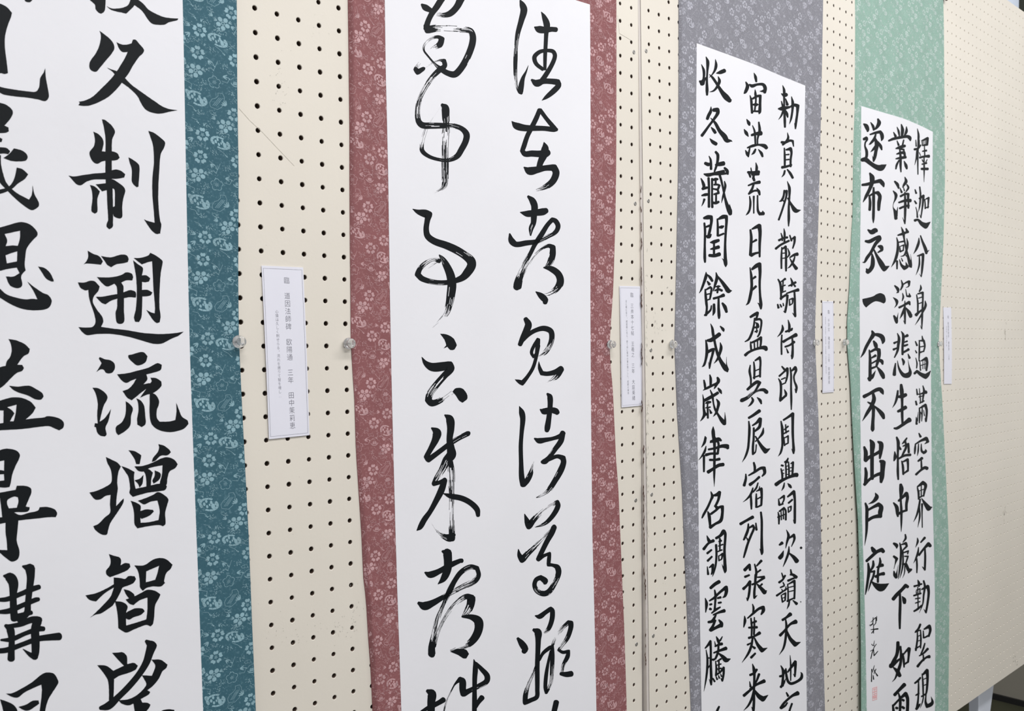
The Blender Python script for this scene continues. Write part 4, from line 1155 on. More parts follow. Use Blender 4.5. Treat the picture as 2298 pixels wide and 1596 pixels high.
INK4 = """@D1
#
s 218 275 16,250 300 44,270 350 36,268 370 20
s 308 255 10,340 310 30,345 355 16
s 400 212 20,415 260 44,385 320 30,350 350 14
s 300 410 16,360 390 26,430 375 34,450 410 40,455 460 34,445 488 12
s 375 400 16,350 470 30,300 530 20,285 540 6
s 360 450 20,385 530 44,375 620 36,360 700 34,345 750 20,330 680 3
s 380 540 20,340 600 24,305 635 4
s 400 500 14,435 560 34,450 605 16
s 220 470 30,252 455 36,262 475 24,240 510 18,235 560 18,255 620 30,255 690 30,238 720 30
s 198 735 40,240 730 50,300 775 44,370 820 50,430 838 66,460 825 60,508 795 6
#
s 297 905 20,325 960 54,320 1040 44,290 1120 36,250 1200 34,210 1275 8
s 200 1055 26,270 1045 34,350 1020 34,430 1002 44,462 1040 44,475 1078 16
s 345 1090 20,345 1200 32,345 1350 30,342 1480 28,342 1540 10
s 290 1190 20,300 1280 30,295 1375 30
s 300 1190 20,350 1160 24,400 1155 40,425 1200 40,415 1280 40,410 1375 30
@D2
#
s 272 90 16,320 120 50,368 97 52,385 108 30
s 242 235 26,290 240 40,370 200 40,415 185 46,422 205 44,370 270 36,310 380 32,260 450 34,228 505 20,200 505 4
s 405 300 20,440 310 46,455 345 30
s 450 350 30,400 380 14
s 325 400 16,335 470 40,330 550 46,300 605 44,272 625 50,255 590 16
s 345 530 20,360 490 3
s 350 345 16,390 430 32,440 520 56,480 590 56,500 578 46,545 555 8
#
p 200 975 270 960 340 940 380 915 430 900 480 920 500 970 498 1010 475 1035 430 1015 370 1005 310 1035 250 1085 225 1060 205 1015
#
s 325 1385 20,340 1429 44,300 1499 36,250 1589 34,215 1669 26,180 1724 6
s 345 1429 24,400 1434 40,450 1459 50,468 1509 44,460 1544 16
s 345 1514 20,370 1559 44,380 1599 34
@D3
s 290 90 16,300 200 30,300 330 34,300 430 36,295 475 36
s 310 110 24,370 80 30,412 88 42,415 150 40,400 230 34,380 300 24
s 320 190 16,370 160 30
s 320 260 16,400 220 24,448 232 40,460 270 20
s 300 330 26,380 300 20
s 278 455 30,320 440 40,370 355 6
s 390 305 14,430 360 40,460 410 48,472 445 34
#
s 222 685 40,290 650 34,380 600 40,430 592 44,452 620 44,468 655 14
s 340 650 30,350 720 44,320 800 40,260 900 34,200 1000 4
s 270 755 14,335 800 36,342 900 34,335 1020 36,332 1110 40,332 1126 20
s 360 810 16,420 870 40,458 918 48,475 962 30
#
s 302 1240 20,330 1290 56,325 1400 44,325 1550 40,325 1735 40
s 225 1330 24,245 1400 44,240 1500 40
s 240 1500 46,290 1460 36,370 1420 34,430 1385 38
s 400 1262 20,440 1290 50,435 1400 40,425 1475 22
@D4
s 240 60 24,250 130 36,240 255 34
s 228 272 34,300 200 30,380 150 34,440 130 40
s 430 -30 30,465 -10 60,460 80 50,450 180 50,440 240 30
#
s 367 380 10,385 430 46,340 490 30,280 520 6
s 240 510 20,258 570 34,258 700 34,255 850 28,245 950 18,230 1055 3
s 270 600 24,340 560 30,410 525 44,442 560 48,430 630 50,430 685 36
s 270 730 34,340 690 34,435 670 48
#
s 322 1078 28,350 1120 50,370 1140 30
s 255 1250 30,320 1190 34,390 1130 36,450 1105 44,470 1130 40
s 275 1280 20,285 1380 36,270 1500 28,255 1600 24,240 1680 8
s 340 1250 20,340 1310 30,310 1370 20
s 310 1390 20,355 1380 24,340 1450 24,310 1520 20,290 1590 14,275 1640 4
s 425 1210 16,430 1270 30,405 1350 24,400 1450 26,400 1520 24
s 385 1330 16,460 1302 38
s 370 1450 30,430 1420 30,475 1412 40
p 300 1490 360 1525 430 1540 545 1535 510 1590 480 1625 440 1640 400 1630 350 1580
@D5
#
s 310 460 6,370 400 10
s 340 400 8,330 480 10,290 500 6
s 350 420 6,375 400 8,372 470 10,350 500 6
s 300 510 6,340 480 10
s 345 490 8,345 600 10
s 310 555 8,400 545 16
s 320 600 10,350 560 10
s 385 385 8,382 440 12
#
s 355 695 5,345 760 10
s 320 740 8,335 760 8
s 360 760 8,330 840 10,310 925 10
s 345 800 8,350 890 12,400 830 8
s 305 830 8,340 810 6
s 380 740 8,345 790 6
#
s 355 1010 5,345 1060 10,365 1100 8,395 1145 16
s 320 1060 8,318 1220 12
s 325 1060 8,335 1100 8
s 375 1060 10,350 1120 8
s 340 1140 8,345 1190 14
@D1
#
s 645 315 8,665 370 24,675 430 16
s 700 280 12,715 350 36,705 440 24
s 600 380 10,625 430 30
s 765 310 10,765 370 30,735 430 16
s 538 490 20,600 465 30,700 445 30,780 435 34,808 455 40,815 488 16
s 645 490 10,665 545 24
s 730 480 16,715 550 20
s 630 590 14,680 575 36,745 555 30
s 640 660 14,690 645 30,740 640 30
s 680 600 16,690 700 26,690 800 26,695 888 14
s 740 640 24,745 690 26
s 630 720 14,690 710 30,755 700 30
s 670 740 16,640 800 24,630 850 16
s 735 750 10,760 810 34,770 848 20
s 680 600 16,730 600 20,735 660 20
#
s 615 1010 20,650 1050 34,665 1100 16
s 595 1130 10,630 1180 34,625 1230 24,600 1290 8,595 1340 8,620 1400 34,630 1485 36
s 635 1450 30,655 1335 4
s 745 955 10,760 1010 34,730 1060 24,715 1090 6
s 770 1050 14,790 1090 24,760 1140 14
s 680 1090 8,705 1150 24
s 725 1080 8,740 1130 14
s 690 1200 24,750 1170 24,788 1172 30,785 1250 24
s 668 1280 20,750 1255 30,815 1255 40
s 680 1355 24,740 1330 24,795 1320 30
s 745 1150 16,750 1300 28,748 1430 26,745 1550 16,715 1470 3
s 790 1230 20,790 1350 24
@D2
#
s 700 55 8,725 130 30,735 200 20,760 330 20,790 450 30,820 560 36,828 570 16
s 825 540 24,825 460 8,815 400 2
s 655 160 16,720 140 30,770 120 24
s 760 75 16,780 120 34
s 640 190 10,655 260 24,650 370 30,620 480 28,570 570 3
s 665 250 14,740 235 20
s 680 300 10,685 370 20
s 690 300 10,730 285 16,725 350 14
s 685 370 20,730 350 14
s 770 200 8,780 270 24,760 370 24,730 420 16,690 430 6
s 645 490 24,645 590 16
s 675 470 8,700 540 26,740 580 44,775 560 36,755 500 3
s 700 450 8,715 490 16
s 750 410 10,780 440 16
#
s 615 805 16,655 850 34,658 888 20,635 900 4
s 595 955 6,640 1000 34,640 1045 20,610 1090 3
s 605 1190 20,635 1250 40,640 1280 26
s 645 1240 20,660 1150 2
s 700 735 10,715 800 24,690 860 14
s 715 795 14,770 760 20,798 755 34,795 810 16,760 830 6
s 755 850 8,770 940 16,808 940 30,800 900 6
s 715 900 8,725 950 20,710 1000 10
s 672 1085 24,740 1050 24,798 1018 34,810 1050 16
s 745 1000 10,745 1150 26,748 1290 16,725 1250 3
s 740 1080 16,710 1170 24,680 1230 3
s 760 1090 14,800 1150 40,818 1195 40,840 1170 4
#
s 650 1415 10,670 1480 30,660 1570 30,650 1640 26,612 1724 14
s 608 1540 26,650 1520 16
s 600 1622 26,650 1600 16
s 700 1390 10,725 1440 30,715 1600 26,715 1685 24
s 740 1460 20,778 1442 34
s 735 1530 16,775 1515 20
s 740 1575 24,780 1560 20
s 720 1660 26,760 1640 24,792 1620 30
@D3
s 785 140 10,805 190 28
s 710 200 16,730 240 30,725 280 14
s 625 260 14,615 340 30,610 405 38
s 650 225 6,665 310 20,700 380 34,740 415 48,790 408 56,812 370 36,800 300 14,785 215 3
#
s 697 535 30,705 620 44,710 750 28,710 900 30,715 1040 24
s 655 610 20,645 690 28,620 770 20,585 830 3
s 660 690 24,710 680 46,758 662 38
s 657 875 28,700 855 36,755 822 42
s 608 1090 20,640 1092 30,710 1050 34,770 1005 42,805 982 54
#
s 640 1205 20,660 1270 36,655 1400 24,655 1550 24,655 1650 28,660 1745 20
s 615 1390 12,620 1460 36,605 1508 14
s 675 1330 20,690 1360 24
s 770 1215 16,740 1260 24,710 1290 10
s 750 1250 20,760 1330 26,730 1400 24,700 1460 16
s 720 1320 14,790 1290 24,795 1400 26
s 665 1480 20,740 1440 26,815 1430 30
s 705 1510 14,720 1580 26,725 1680 22
s 720 1520 16,780 1490 30,785 1560 24,785 1630 20
s 730 1670 16,785 1630 26
@D4
#
s 692 272 32,700 330 50,692 450 24,700 600 28,700 750 22,698 875 6
s 600 505 16,640 560 40,650 640 34,655 680 20
s 665 480 24,720 430 30,765 388 44,778 440 34,765 520 30,765 600 28
s 655 650 30,710 620 26,770 600 24
#
s 602 1025 24,638 1050 40,640 1085 14
s 602 1190 24,640 1220 34,620 1290 10,605 1350 6
s 605 1380 14,615 1430 34,632 1455 36,645 1380 10,660 1300 3
s 750 910 16,755 960 24,720 1010 10
s 680 1020 14,695 1100 24,690 1250 24,675 1380 20,660 1480 6
s 700 1040 14,758 1022 30,770 1060 24,720 1110 16
s 710 1150 14,788 1122 20,780 1160 14
s 720 1110 14,720 1290 20,700 1400 14,680 1470 4
s 740 1190 14,785 1190 20,760 1270 16
s 710 1290 14,760 1290 30,790 1365 36,825 1360 26,790 1400 16
s 745 1300 14,740 1400 12,715 1470 3
@D5
#
s 595 165 40,640 110 40,710 40 36,755 -10 40,782 8 34
s 680 80 24,685 200 30,680 400 30,680 540 22
s 710 130 10,735 170 44,740 212 36
#
s 656 718 36,655 800 40,640 880 36,600 960 40,567 1025 36
s 556 1000 20,570 1018 54,630 970 34,680 930 20
s 600 1040 16,650 1090 44,680 1145 40
s 690 770 20,695 860 26,690 980 30,660 1080 34,620 1180 16,580 1225 3
s 720 860 16,730 950 26,735 1035 16
s 720 880 16,770 820 24,798 802 42,795 880 26,785 970 24
s 735 1000 20,790 965 20
#
s 614 1390 36,670 1330 34,740 1258 44
s 590 1520 20,600 1600 30,600 1700 26
s 600 1524 24,680 1440 24,755 1375 44,780 1440 36,775 1640 34
s 665 1370 16,685 1450 30,680 1640 26
s 712 1450 24,730 1462 28
s 632 1555 28,650 1560 28
s 712 1545 28,735 1560 28
@D1
#
s 905 335 6,920 420 24,915 550 18,910 700 18,912 920 12
s 885 480 10,890 560 16
s 868 600 26,910 590 24,950 545 16
s 900 620 20,890 720 16,870 800 4
s 930 480 10,930 560 14
s 930 640 10,945 680 10
s 960 490 14,1035 458 30,1030 540 24,970 550 16
s 965 490 12,970 550 12
s 985 480 8,990 545 8
s 1005 475 8,1010 540 8
s 970 625 14,1020 615 24
s 995 560 12,1000 700 16
s 935 705 24,1000 690 24,1052 688 36
s 965 790 16,1020 775 24
s 958 850 26,1038 850 30
s 990 700 14,992 850 18,990 1020 4
s 965 730 10,980 760 14
s 1030 730 10,1015 760 12
#
s 875 1115 14,890 1162 22
s 870 1260 16,890 1292 22
s 885 1340 8,900 1400 14,905 1470 20
s 872 1510 30,910 1500 24,960 1550 44,1010 1578 64,1070 1530 8
s 935 1080 16,945 1180 20,935 1320 18,915 1410 3
s 930 1230 20,982 1195 30,975 1290 22,950 1480 12,935 1430 3
s 1000 1240 12,1005 1310 16,1005 1360 14
s 1005 1240 10,1048 1220 24,1045 1290 18,1040 1350 14
s 1005 1350 16,1050 1335 14
@D2
#
s 925 195 10,920 260 28,890 340 24,855 400 4
s 945 165 14,970 240 24,1010 340 36,1020 392 26
s 1020 380 24,1055 350 6
s 905 425 14,978 403 30,975 480 28,965 600 24,955 695 10,930 650 3
s 930 430 14,930 530 20,910 610 14,885 670 3
#
s 945 795 8,950 840 24,930 880 16
s 895 920 12,910 1020 20,910 1150 18
s 910 910 16,973 893 26,975 970 20,970 1100 22,965 1230 22,962 1365 10,940 1310 3
s 920 965 12,965 950 14
s 920 1035 12,965 1020 14
s 888 1180 36,930 1140 24,1000 1090 20
s 1005 1000 10,1010 1060 28,970 1150 20,920 1240 16,875 1310 3
@D3
#
s 965 -90 10,975 -40 24
s 880 -20 14,900 30 22
s 925 -30 14,988 -30 24,1000 40 20,985 110 16
s 930 -20 14,930 110 20,925 230 12
s 940 50 12,990 40 14
s 940 120 20,985 105 14
s 880 95 10,895 125 18
s 885 190 8,900 260 16,895 320 14
s 868 390 26,900 360 30,950 400 40,1010 428 54,1040 400 40,1075 355 6
s 935 220 10,945 350 16
s 950 230 12,1018 195 34,1030 250 28,1020 350 22
s 975 220 8,975 330 10
s 1000 215 8,1000 330 10
s 940 290 10,1020 265 10
#
s 895 590 14,905 660 20
s 930 580 8,940 680 14,945 760 14
s 885 745 20,895 790 22
s 890 950 10,895 1035 26
s 905 1000 16,915 880 4
s 975 545 10,990 610 24,980 680 20,970 760 14
s 920 655 14,950 650 16,1015 628 40
s 925 690 12,990 670 14
s 935 770 14,990 740 16
s 930 830 14,935 920 20,930 1020 14
s 940 830 16,1008 793 32,1025 870 26,1015 1000 22,1000 960 3
s 968 800 12,965 900 16,960 1000 10
s 945 880 8,960 920 10
s 985 860 8,995 930 12
#
s 925 1155 14,945 1198 28
s 880 1290 14,875 1360 24,870 1418 14
s 885 1290 16,950 1250 24,1018 1222 42,1040 1260 30,1000 1290 8
s 920 1290 12,915 1380 18,905 1440 6
s 955 1290 10,960 1380 24,988 1405 30,1012 1385 30,1010 1360 8
s 915 1510 20,965 1473 32
s 955 1499 16,957 1560 20,960 1620 20
s 888 1682 26,940 1634 24,1000 1594 34,1030 1604 38
@D4
#
s 905 310 14,920 380 24,920 460 16
s 905 300 16,978 248 42,1010 280 36,995 360 24,985 420 18
s 955 280 12,955 410 14
s 925 355 10,990 330 10
s 925 440 20,985 410 14
s 940 460 20,920 580 24,890 680 18,855 750 4
s 960 450 10,1000 510 34,1048 575 58,1095 560 6
s 930 560 16,935 680 20,910 820 4
s 965 520 24,965 650 14,968 820 12
#
s 905 955 10,910 1000 24,880 1080 3
s 920 1075 10,910 1150 24,880 1230 16,855 1280 3
s 895 1220 20,900 1310 20,898 1400 14
s 948 1012 16,1000 952 28
s 925 1175 24,990 1090 24,1048 1032 42,1070 1058 36
s 1000 1080 20,1005 1200 24,1000 1360 24,965 1320 4
@D5
#
s 910 -80 10,925 -40 30,925 0 20
s 865 0 24,900 -10 20,960 -30 20
s 985 -70 20,1000 0 24,985 120 20,975 220 16,930 340 4
s 960 40 16,1038 2 38,1050 80 28,1035 220 24,1015 335 22,985 290 3
s 890 60 10,895 110 14
s 895 50 14,940 30 14,935 100 14
s 860 120 20,950 90 20
s 910 10 12,915 290 14
s 880 160 14,940 150 14
s 880 215 14,940 195 14
s 862 320 20,910 290 24,960 245 20
#
s 943 487 24,920 540 24,880 580 14
s 905 580 14,905 680 20,885 820 22
s 875 590 14,940 560 14
s 945 560 14,950 680 20,945 790 16
s 915 640 10,945 625 12
s 915 700 10,945 690 12
s 880 800 18,945 760 14
s 980 570 12,985 660 20
s 990 550 16,1058 512 40,1070 560 30,1050 640 22
s 990 660 16,1050 630 22
s 930 890 14,980 860 20,1038 800 28
s 1000 730 16,980 800 20,950 870 16
s 980 880 16,985 950 20
s 908 1025 30,960 960 24,1020 910 24,1058 900 38
#
s 872 1240 20,910 1210 24,945 1170 20
s 920 1200 14,920 1320 20,915 1440 20,900 1560 30
s 885 1395 16,925 1370 20
s 892 1570 30,930 1520 24,945 1500 6
s 965 1120 12,975 1220 20,980 1380 18
s 975 1130 20,1028 1078 40,1035 1180 28,1025 1330 24,1010 1400 16
s 985 1190 10,1020 1175 12
s 985 1270 10,1020 1255 12
s 960 1410 20,1020 1370 16
s 985 1400 14,970 1480 14,940 1560 4
s 1015 1390 14,1010 1480 24,1030 1535 40,1080 1510 42,1098 1480 30,1080 1410 3"""


def spline(P, closed=False, step=6.0, corner=55):
    """Catmull-Rom through P (n x m) with sharp corners kept"""
    P = [np.array(p, float) for p in P]
    n = len(P)
    if n < 3 and not closed:
        return P
    out = []
    cc = math.cos(math.radians(corner))

    def tang(i):
        a, b, c = P[(i - 1) % n], P[i], P[(i + 1) % n]
        u, v = b[:2] - a[:2], c[:2] - b[:2]
        lu, lv = np.linalg.norm(u) + 1e-9, np.linalg.norm(v) + 1e-9
        if (u @ v) / lu / lv < cc:
            return None
        return (c - a) / (lu + lv)
    rng = range(n) if closed else range(n - 1)
    for i in rng:
        a, b = P[i], P[(i + 1) % n]
        L = np.linalg.norm(b[:2] - a[:2]) + 1e-9
        ta = tang(i) if (closed or i > 0) else None
        tb = tang((i + 1) % n) if (closed or i < n - 2) else None
        if ta is None:
            ta = (b - a) / L
        if tb is None:
            tb = (b - a) / L
        m = max(1, min(8, int(L / step)))
        for s in range(m):
            t = s / m
            h = (2 * t ** 3 - 3 * t * t + 1, t ** 3 - 2 * t * t + t, -2 * t ** 3 + 3 * t * t, t ** 3 - t * t)
            out.append(h[0] * a + h[1] * L * ta + h[2] * b + h[3] * L * tb)
    if not closed:
        out.append(P[-1])
    return out


def jag(loop, amp):
    return [p + np.array([random.uniform(-amp, amp), random.uniform(-amp, amp)]) for p in loop]


class Inker:
    """collects flat polygons in photo-crop coordinates and lays them on a scroll's paper"""

    def __init__(self, place, reg):
        self.place, self.reg = place, REG[reg]
        self.v, self.f = [], []
        self.lay = 0

    def pt(self, x, y):
        ox, oy, s = self.reg
        return self.place(ox + x / s, oy + y / s, .00055 + .000006 * (self.lay % 14))

    def poly(self, loops):
        self.lay += 1
        L3 = [[Vector((p[0], p[1], 0)) for p in lp] for lp in loops]
        tris = tessellate_polygon(L3)
        b = len(self.v)
        for lp in loops:
            for p in lp:
                self.v.append(self.pt(p[0], p[1]))
        self.f += [tuple(b + i for i in t) for t in tris]

    def stroke(self, P, fat=1.0):
        P = [p if len(p) == 4 else (*p, 0.0) for p in P]
        dry = any(p[3] > 0 for p in P)
        S = spline(P, step=10 if not dry else 7, corner=62)
        n = len(S)
        T = []
        for i in range(n):
            a, b = S[max(0, i - 1)][:2], S[min(n - 1, i + 1)][:2]
            t = b - a
            T.append(t / (np.linalg.norm(t) + 1e-9))
        N = [np.array([-t[1], t[0]]) for t in T]
        Wd = [max(1.2, s[2] * fat) for s in S]
        self.lay += 1
        if not dry:
            b = len(self.v)
            for i in range(n):
                for sg in (.5, -.5):
                    q = S[i][:2] + N[i] * Wd[i] * sg
                    self.v.append(self.pt(*q))
            for i in range(n - 1):
                self.f.append((b + 2 * i, b + 2 * i + 1, b + 2 * i + 3, b + 2 * i + 2))
            # caps
            for e, sg in ((0, -1), (n - 1, 1)):
                w = Wd[e]
                if w > 6:
                    c, t, nn = S[e][:2], T[e] * sg, N[e]
                    b = len(self.v)
                    for k in range(7):
                        a = math.pi * k / 6
                        q = c + nn * math.cos(a) * w / 2 + t * math.sin(a) * w * .38
                        self.v.append(self.pt(*q))
                    self.f.append(tuple(range(b, b + 7)))
        else:
            lanes = 15
            ph = [random.uniform(0, 50) for _ in range(lanes)]
            bias = [random.gauss(0, .17) for _ in range(lanes)]
            for l in range(lanes):
                e0, e1 = -.5 + l / lanes, -.5 + (l + 1) / lanes
                run = []
                for i in range(n):
                    d = S[i][3]
                    edge = abs((l + .5) / lanes - .5) * 2
                    val = .5 + .5 * math.sin(i * .27 + ph[l]) * .6 + bias[l] - (edge > .8) * .25 * (-1 if d < .3 else 1) * .4
                    on = d <= .02 or val > d * 1.02
                    if on:
                        run.append(i)
                    if (not on or i == n - 1) and run:
                        if len(run) > 1:
                            b = len(self.v)
                            sh = 1.0 if S[run[0]][3] <= .05 else .9
                            for i2 in run:
                                em = (e0 + e1) / 2
                                hw = (e1 - e0) / 2 * (1.04 if S[i2][3] <= .3 else random.uniform(.6, 1.0))
                                for ee in (em - hw, em + hw):
                                    q = S[i2][:2] + N[i2] * Wd[i2] * ee
                                    self.v.append(self.pt(*q))
                            for i2 in range(len(run) - 1):
                                self.f.append((b + 2 * i2, b + 2 * i2 + 1, b + 2 * i2 + 3, b + 2 * i2 + 2))
                        run = []
        # round joints where the brush turns
        for i, p in enumerate(P):
            if p[3] > .15 or p[2] < 14:
                continue
            turn = 0
            if 0 < i < len(P) - 1:
                a, b2, c = (np.array(P[j][:2]) for j in (i - 1, i, i + 1))
                u, w = b2 - a, c - b2
                turn = math.degrees(math.acos(max(-1, min(1, (u @ w) / (np.linalg.norm(u) * np.linalg.norm(w) + 1e-9)))))
            elif dry:
                turn = 90
            if turn > 28:
                b = len(self.v)
                self.lay += 1
                for k in range(12):
                    a = k / 12 * 2 * math.pi
                    r = p[2] * fat * .5 * (.97 + .05 * math.sin(3 * a + i))
                    self.v.append(self.pt(p[0] + r * math.cos(a), p[1] + r * math.sin(a)))
                self.f.append(tuple(range(b, b + 12)))


def write(ink, place, parent, fat=1.0):
    reg, cur = None, None

    def flush():
        if cur is not None and cur.f:
            new_obj('ink_character', cur.v, cur.f, INK, parent)
    loops = []

    def flush_poly():
        if loops:
            cur.poly([jag(spline([(lp[i], lp[i + 1]) for i in range(0, len(lp), 2)], closed=True, step=9), .7) for lp in loops])
            loops.clear()
    for ln in ink.strip().split('\n'):
        ln = ln.strip()
        if not ln:
            continue
        if ln[0] == '@':
            flush_poly() if cur else None
            reg = ln[1:]
            if cur:
                cur.reg = REG[reg]
        elif ln[0] == '#':
            if cur:
                flush_poly()
            flush()
            cur = Inker(place, reg)
        elif ln[0] == 'p':
            flush_poly()
            loops.append([float(x) for x in ln[1:].split()])
        elif ln[0] == 'h':
            loops.append([float(x) for x in ln[1:].split()])
        elif ln[0] == 's':
            flush_poly()
            cur.stroke([tuple(float(x) for x in tok.split()) for tok in ln[1:].split(',')], fat)
    flush_poly()
    flush()


# ------------------------------------------------------------------ brocade print: one 75 x 101 mm repeat of blossoms
def motif_tile():
    P = []          # polygons in mm

    def add(*pts):
        P.append([(x / 8.5, y / 9.06) for x, y in pts])

    def ell(cx, cy, a, b, rot, n=7, skew=0):
        c, s = math.cos(rot), math.sin(rot)
        add(*[(cx + a * math.cos(t) * c - b * math.sin(t) * s, cy + a * math.cos(t) * s + b * math.sin(t) * c) for t in (k / n * 2 * math.pi for k in range(n))])

    def line(pts, w=3):
        for i in range(len(pts) - 1):
            (x0, y0), (x1, y1) = pts[i], pts[i + 1]
            L = math.hypot(x1 - x0, y1 - y0) + 1e-6
            nx, ny = -(y1 - y0) / L * w / 2, (x1 - x0) / L * w / 2
            add((x0 + nx, y0 + ny), (x1 + nx, y1 + ny), (x1 - nx, y1 - ny), (x0 - nx, y0 - ny))

    def arc(cx, cy, a, b, t0, t1, w=3, n=7):
        line([(cx + a * math.cos(t0 + (t1 - t0) * k / n), cy + b * math.sin(t0 + (t1 - t0) * k / n)) for k in range(n + 1)], w)

    def ring(cx, cy, r=58, rot=-1.57):
        for k in range(5):
            t = rot + k * 2 * math.pi / 5
            c, s = math.cos(t), math.sin(t)
            pts = [(.46, -.24), (.54, 0), (.46, .24), (.78, .42), (1.06, .27), (.95, 0), (1.06, -.27), (.78, -.42)]
            add(*[(cx + r * (u * c - v * s), cy + r * (u * s + v * c)) for u, v in pts])
            t += .6
            ell(cx + r * .17 * math.cos(t), cy + r * .17 * math.sin(t), r * .14, r * .06, t, 5)

    def solidf(cx, cy, r=60, rot=1.57):
        for k in range(5):
            t = rot + k * 2 * math.pi / 5
            ell(cx + r * .68 * math.cos(t), cy + r * .68 * math.sin(t), r * .37, r * .34, t, 9)
        arc(cx, cy, r * .22, r * .22, 0, 6.28, 8, 8)
        for k in (0, 1, 3):
            leaves(cx + r * .8 * math.cos(rot + .6 + k * 1.26), cy + r * .8 * math.sin(rot + .6 + k * 1.26), rot + .6 + k * 1.26, 3, 38)

    def outl(cx, cy, r=56):
        for k in range(5):
            t = -1.57 + k * 2 * math.pi / 5
            arc(cx + r * .6 * math.cos(t), cy + r * .6 * math.sin(t), r * .38, r * .38, t - 1.5, t + 1.5, 4, 6)
        for k in range(7):
            t = k * .9
            line([(cx + 4 * math.cos(t), cy + 4 * math.sin(t)), (cx + r * .36 * math.cos(t), cy + r * .36 * math.sin(t))], 3)

    def oval(cx, cy, a, b, rot):
        c, s = math.cos(rot), math.sin(rot)

        def T(u, v):
            return (cx + a * u * c - b * v * s, cy + a * u * s + b * v * c)
        n = 14
        for k in range(n):
            if k in (4, 11):
                continue
            t0, t1 = k / n * 6.283, (k + .93) / n * 6.283
            add(T(math.cos(t0), math.sin(t0)), T(math.cos(t1), math.sin(t1)), T(.74 * math.cos(t1), .74 * math.sin(t1)), T(.74 * math.cos(t0), .74 * math.sin(t0)))
        for u, v, q in ((.45, .1, .32), (.15, -.38, .2), (-.1, .36, .18), (-.45, .1, .2), (-.35, -.38, .18), (.08, .02, .14), (.62, -.3, .16), (-.62, .4, .12)):
            x, y = T(u, v)
            ell(x, y, a * q, b * q, rot + 1, 6)

    def shell(cx, cy, r=44):
        arc(cx, cy, r, r * .9, .35, 2.8, 7, 6)
        arc(cx, cy, r, r * .9, 3.4, 6.0, 3, 6)
        for k in (-1.5, -.5, .5, 1.5):
            add((cx + k * 13 - 5, cy + 26), (cx + k * 13 + 5, cy + 26), (cx + k * 10 + 3, cy - 6), (cx + k * 10 - 3, cy - 6))

    def pot(cx, cy):
        line([(cx - 60, cy + 55), (cx - 66, cy + 20), (cx - 45, cy - 15), (cx - 12, cy - 30), (cx + 10, cy - 55), (cx + 8, cy - 80), (cx + 50, cy - 82),
              (cx + 66, cy - 50), (cx + 62, cy - 10), (cx + 40, cy + 40), (cx, cy + 70), (cx - 60, cy + 55)], 3)
        for d in (0, 14, 28):
            line([(cx - 40 + d, cy + 40), (cx - 10 + d, cy), (cx + 20 + d, cy - 40)], 3)

    def leaves(cx, cy, t, n=3, L=46):
        for k in range(n):
            a = t + (k - (n - 1) / 2) * .42
            ell(cx + L * .55 * math.cos(a), cy + L * .55 * math.sin(a), L * .45, L * .10, a, 6)

    def budstem(pts, r=10):
        line(pts, 3)
        x, y = pts[-1]
        ell(x, y, r, r * .7, .7, 6)
        ell(x - 12, y - 8, r * .6, r * .5, 0, 5)

    def dots(cx, cy, n=20, rot=.6):
        rr = random.Random(int(cx * 7 + cy))
        for _ in range(n):
            x, y = cx + rr.gauss(0, 24), cy + rr.gauss(0, 15)
            ell(x, y, rr.uniform(4, 9), 2.6, rot + rr.uniform(-.5, .5), 4)
    o = (-1640, -230)

    def at(x, y):
        return x + o[0], y + o[1]
    ring(*at(1780, 1150)); ring(*at(1757, 435)); ring(*at(2062, 925)); ring(*at(2085, 432))
    solidf(*at(1985, 1040)); solidf(*at(1735, 595)); outl(*at(1895, 665))
    oval(*at(1935, 285), 92, 52, .3); oval(*at(1742, 838), 92, 60, .35); oval(583, 288, 74, 56, .5)
    shell(*at(2085, 628)); pot(*at(1915, 835)); pot(560, 700)
    ring(600, 110, 56); solidf(575, 480, 54); outl(600, 860, 50); shell(590, 800, 36)
    leaves(*at(1705, 215), 3.5); leaves(*at(1840, 480), .8); leaves(*at(2050, 130 + 915), .5); leaves(*at(1900, 1000), 3.8)
    leaves(*at(1965, 600), 0, 3, 50); leaves(*at(1660, 560), 3.9); leaves(*at(2000, 860), 3.9, 4, 54); leaves(*at(1700, 270), 2.4, 3, 54)
    leaves(*at(1810, 365), -1.0, 2, 30); leaves(*at(1790, 1075), -1.2, 2, 34); leaves(520, 90, 3.3); leaves(640, 540, .9); leaves(560, 400, 4.5)
    budstem([at(1640, 385), at(1690, 410), at(1710, 440)]); budstem([at(1830, 460), at(1880, 490), at(1900, 525)], 8)
    budstem([at(1960, 640), at(2010, 650), at(2030, 610)], 9); budstem([at(1650, 700), at(1700, 720), at(1690, 760)], 9)
    budstem([at(2120, 500), at(2125, 560), at(2110, 590)], 9); budstem([at(1690, 1015), at(1735, 1030), at(1745, 1050)], 9)
    budstem([at(1910, 340), at(1960, 370), at(1990, 400)], 9); budstem([at(2090, 1010), at(2105, 1060), at(2080, 1110)], 8)
    budstem([(520, 230), (540, 190), (520, 170)], 9); budstem([(470, 600), (510, 640), (520, 650)], 9)
    budstem([at(1655, 905), at(1700, 915), at(1725, 950)], 8); budstem([at(1930, 470), at(1900, 540), at(1890, 560)], 7)
    for x, y in ((1875, 385), (2060, 320), (1755, 325), (1665, 345), (1780, 750), (2055, 740), (1880, 945), (1760, 960), (1930, 1105), (1830, 1060),
                 (1840, 560), (1660, 650), (2040, 560), (2085, 800), (1990, 1120), (1670, 1110), (1990, 510), (1800, 690)):
        dots(*at(x, y))
    for x, y in ((520, 330), (560, 580), (500, 760), (620, 380), (540, 20), (610, 640), (500, 520), (480, 880)):
        dots(x, y)
    return P


TILE = motif_tile()
TW, TH = .075, .101


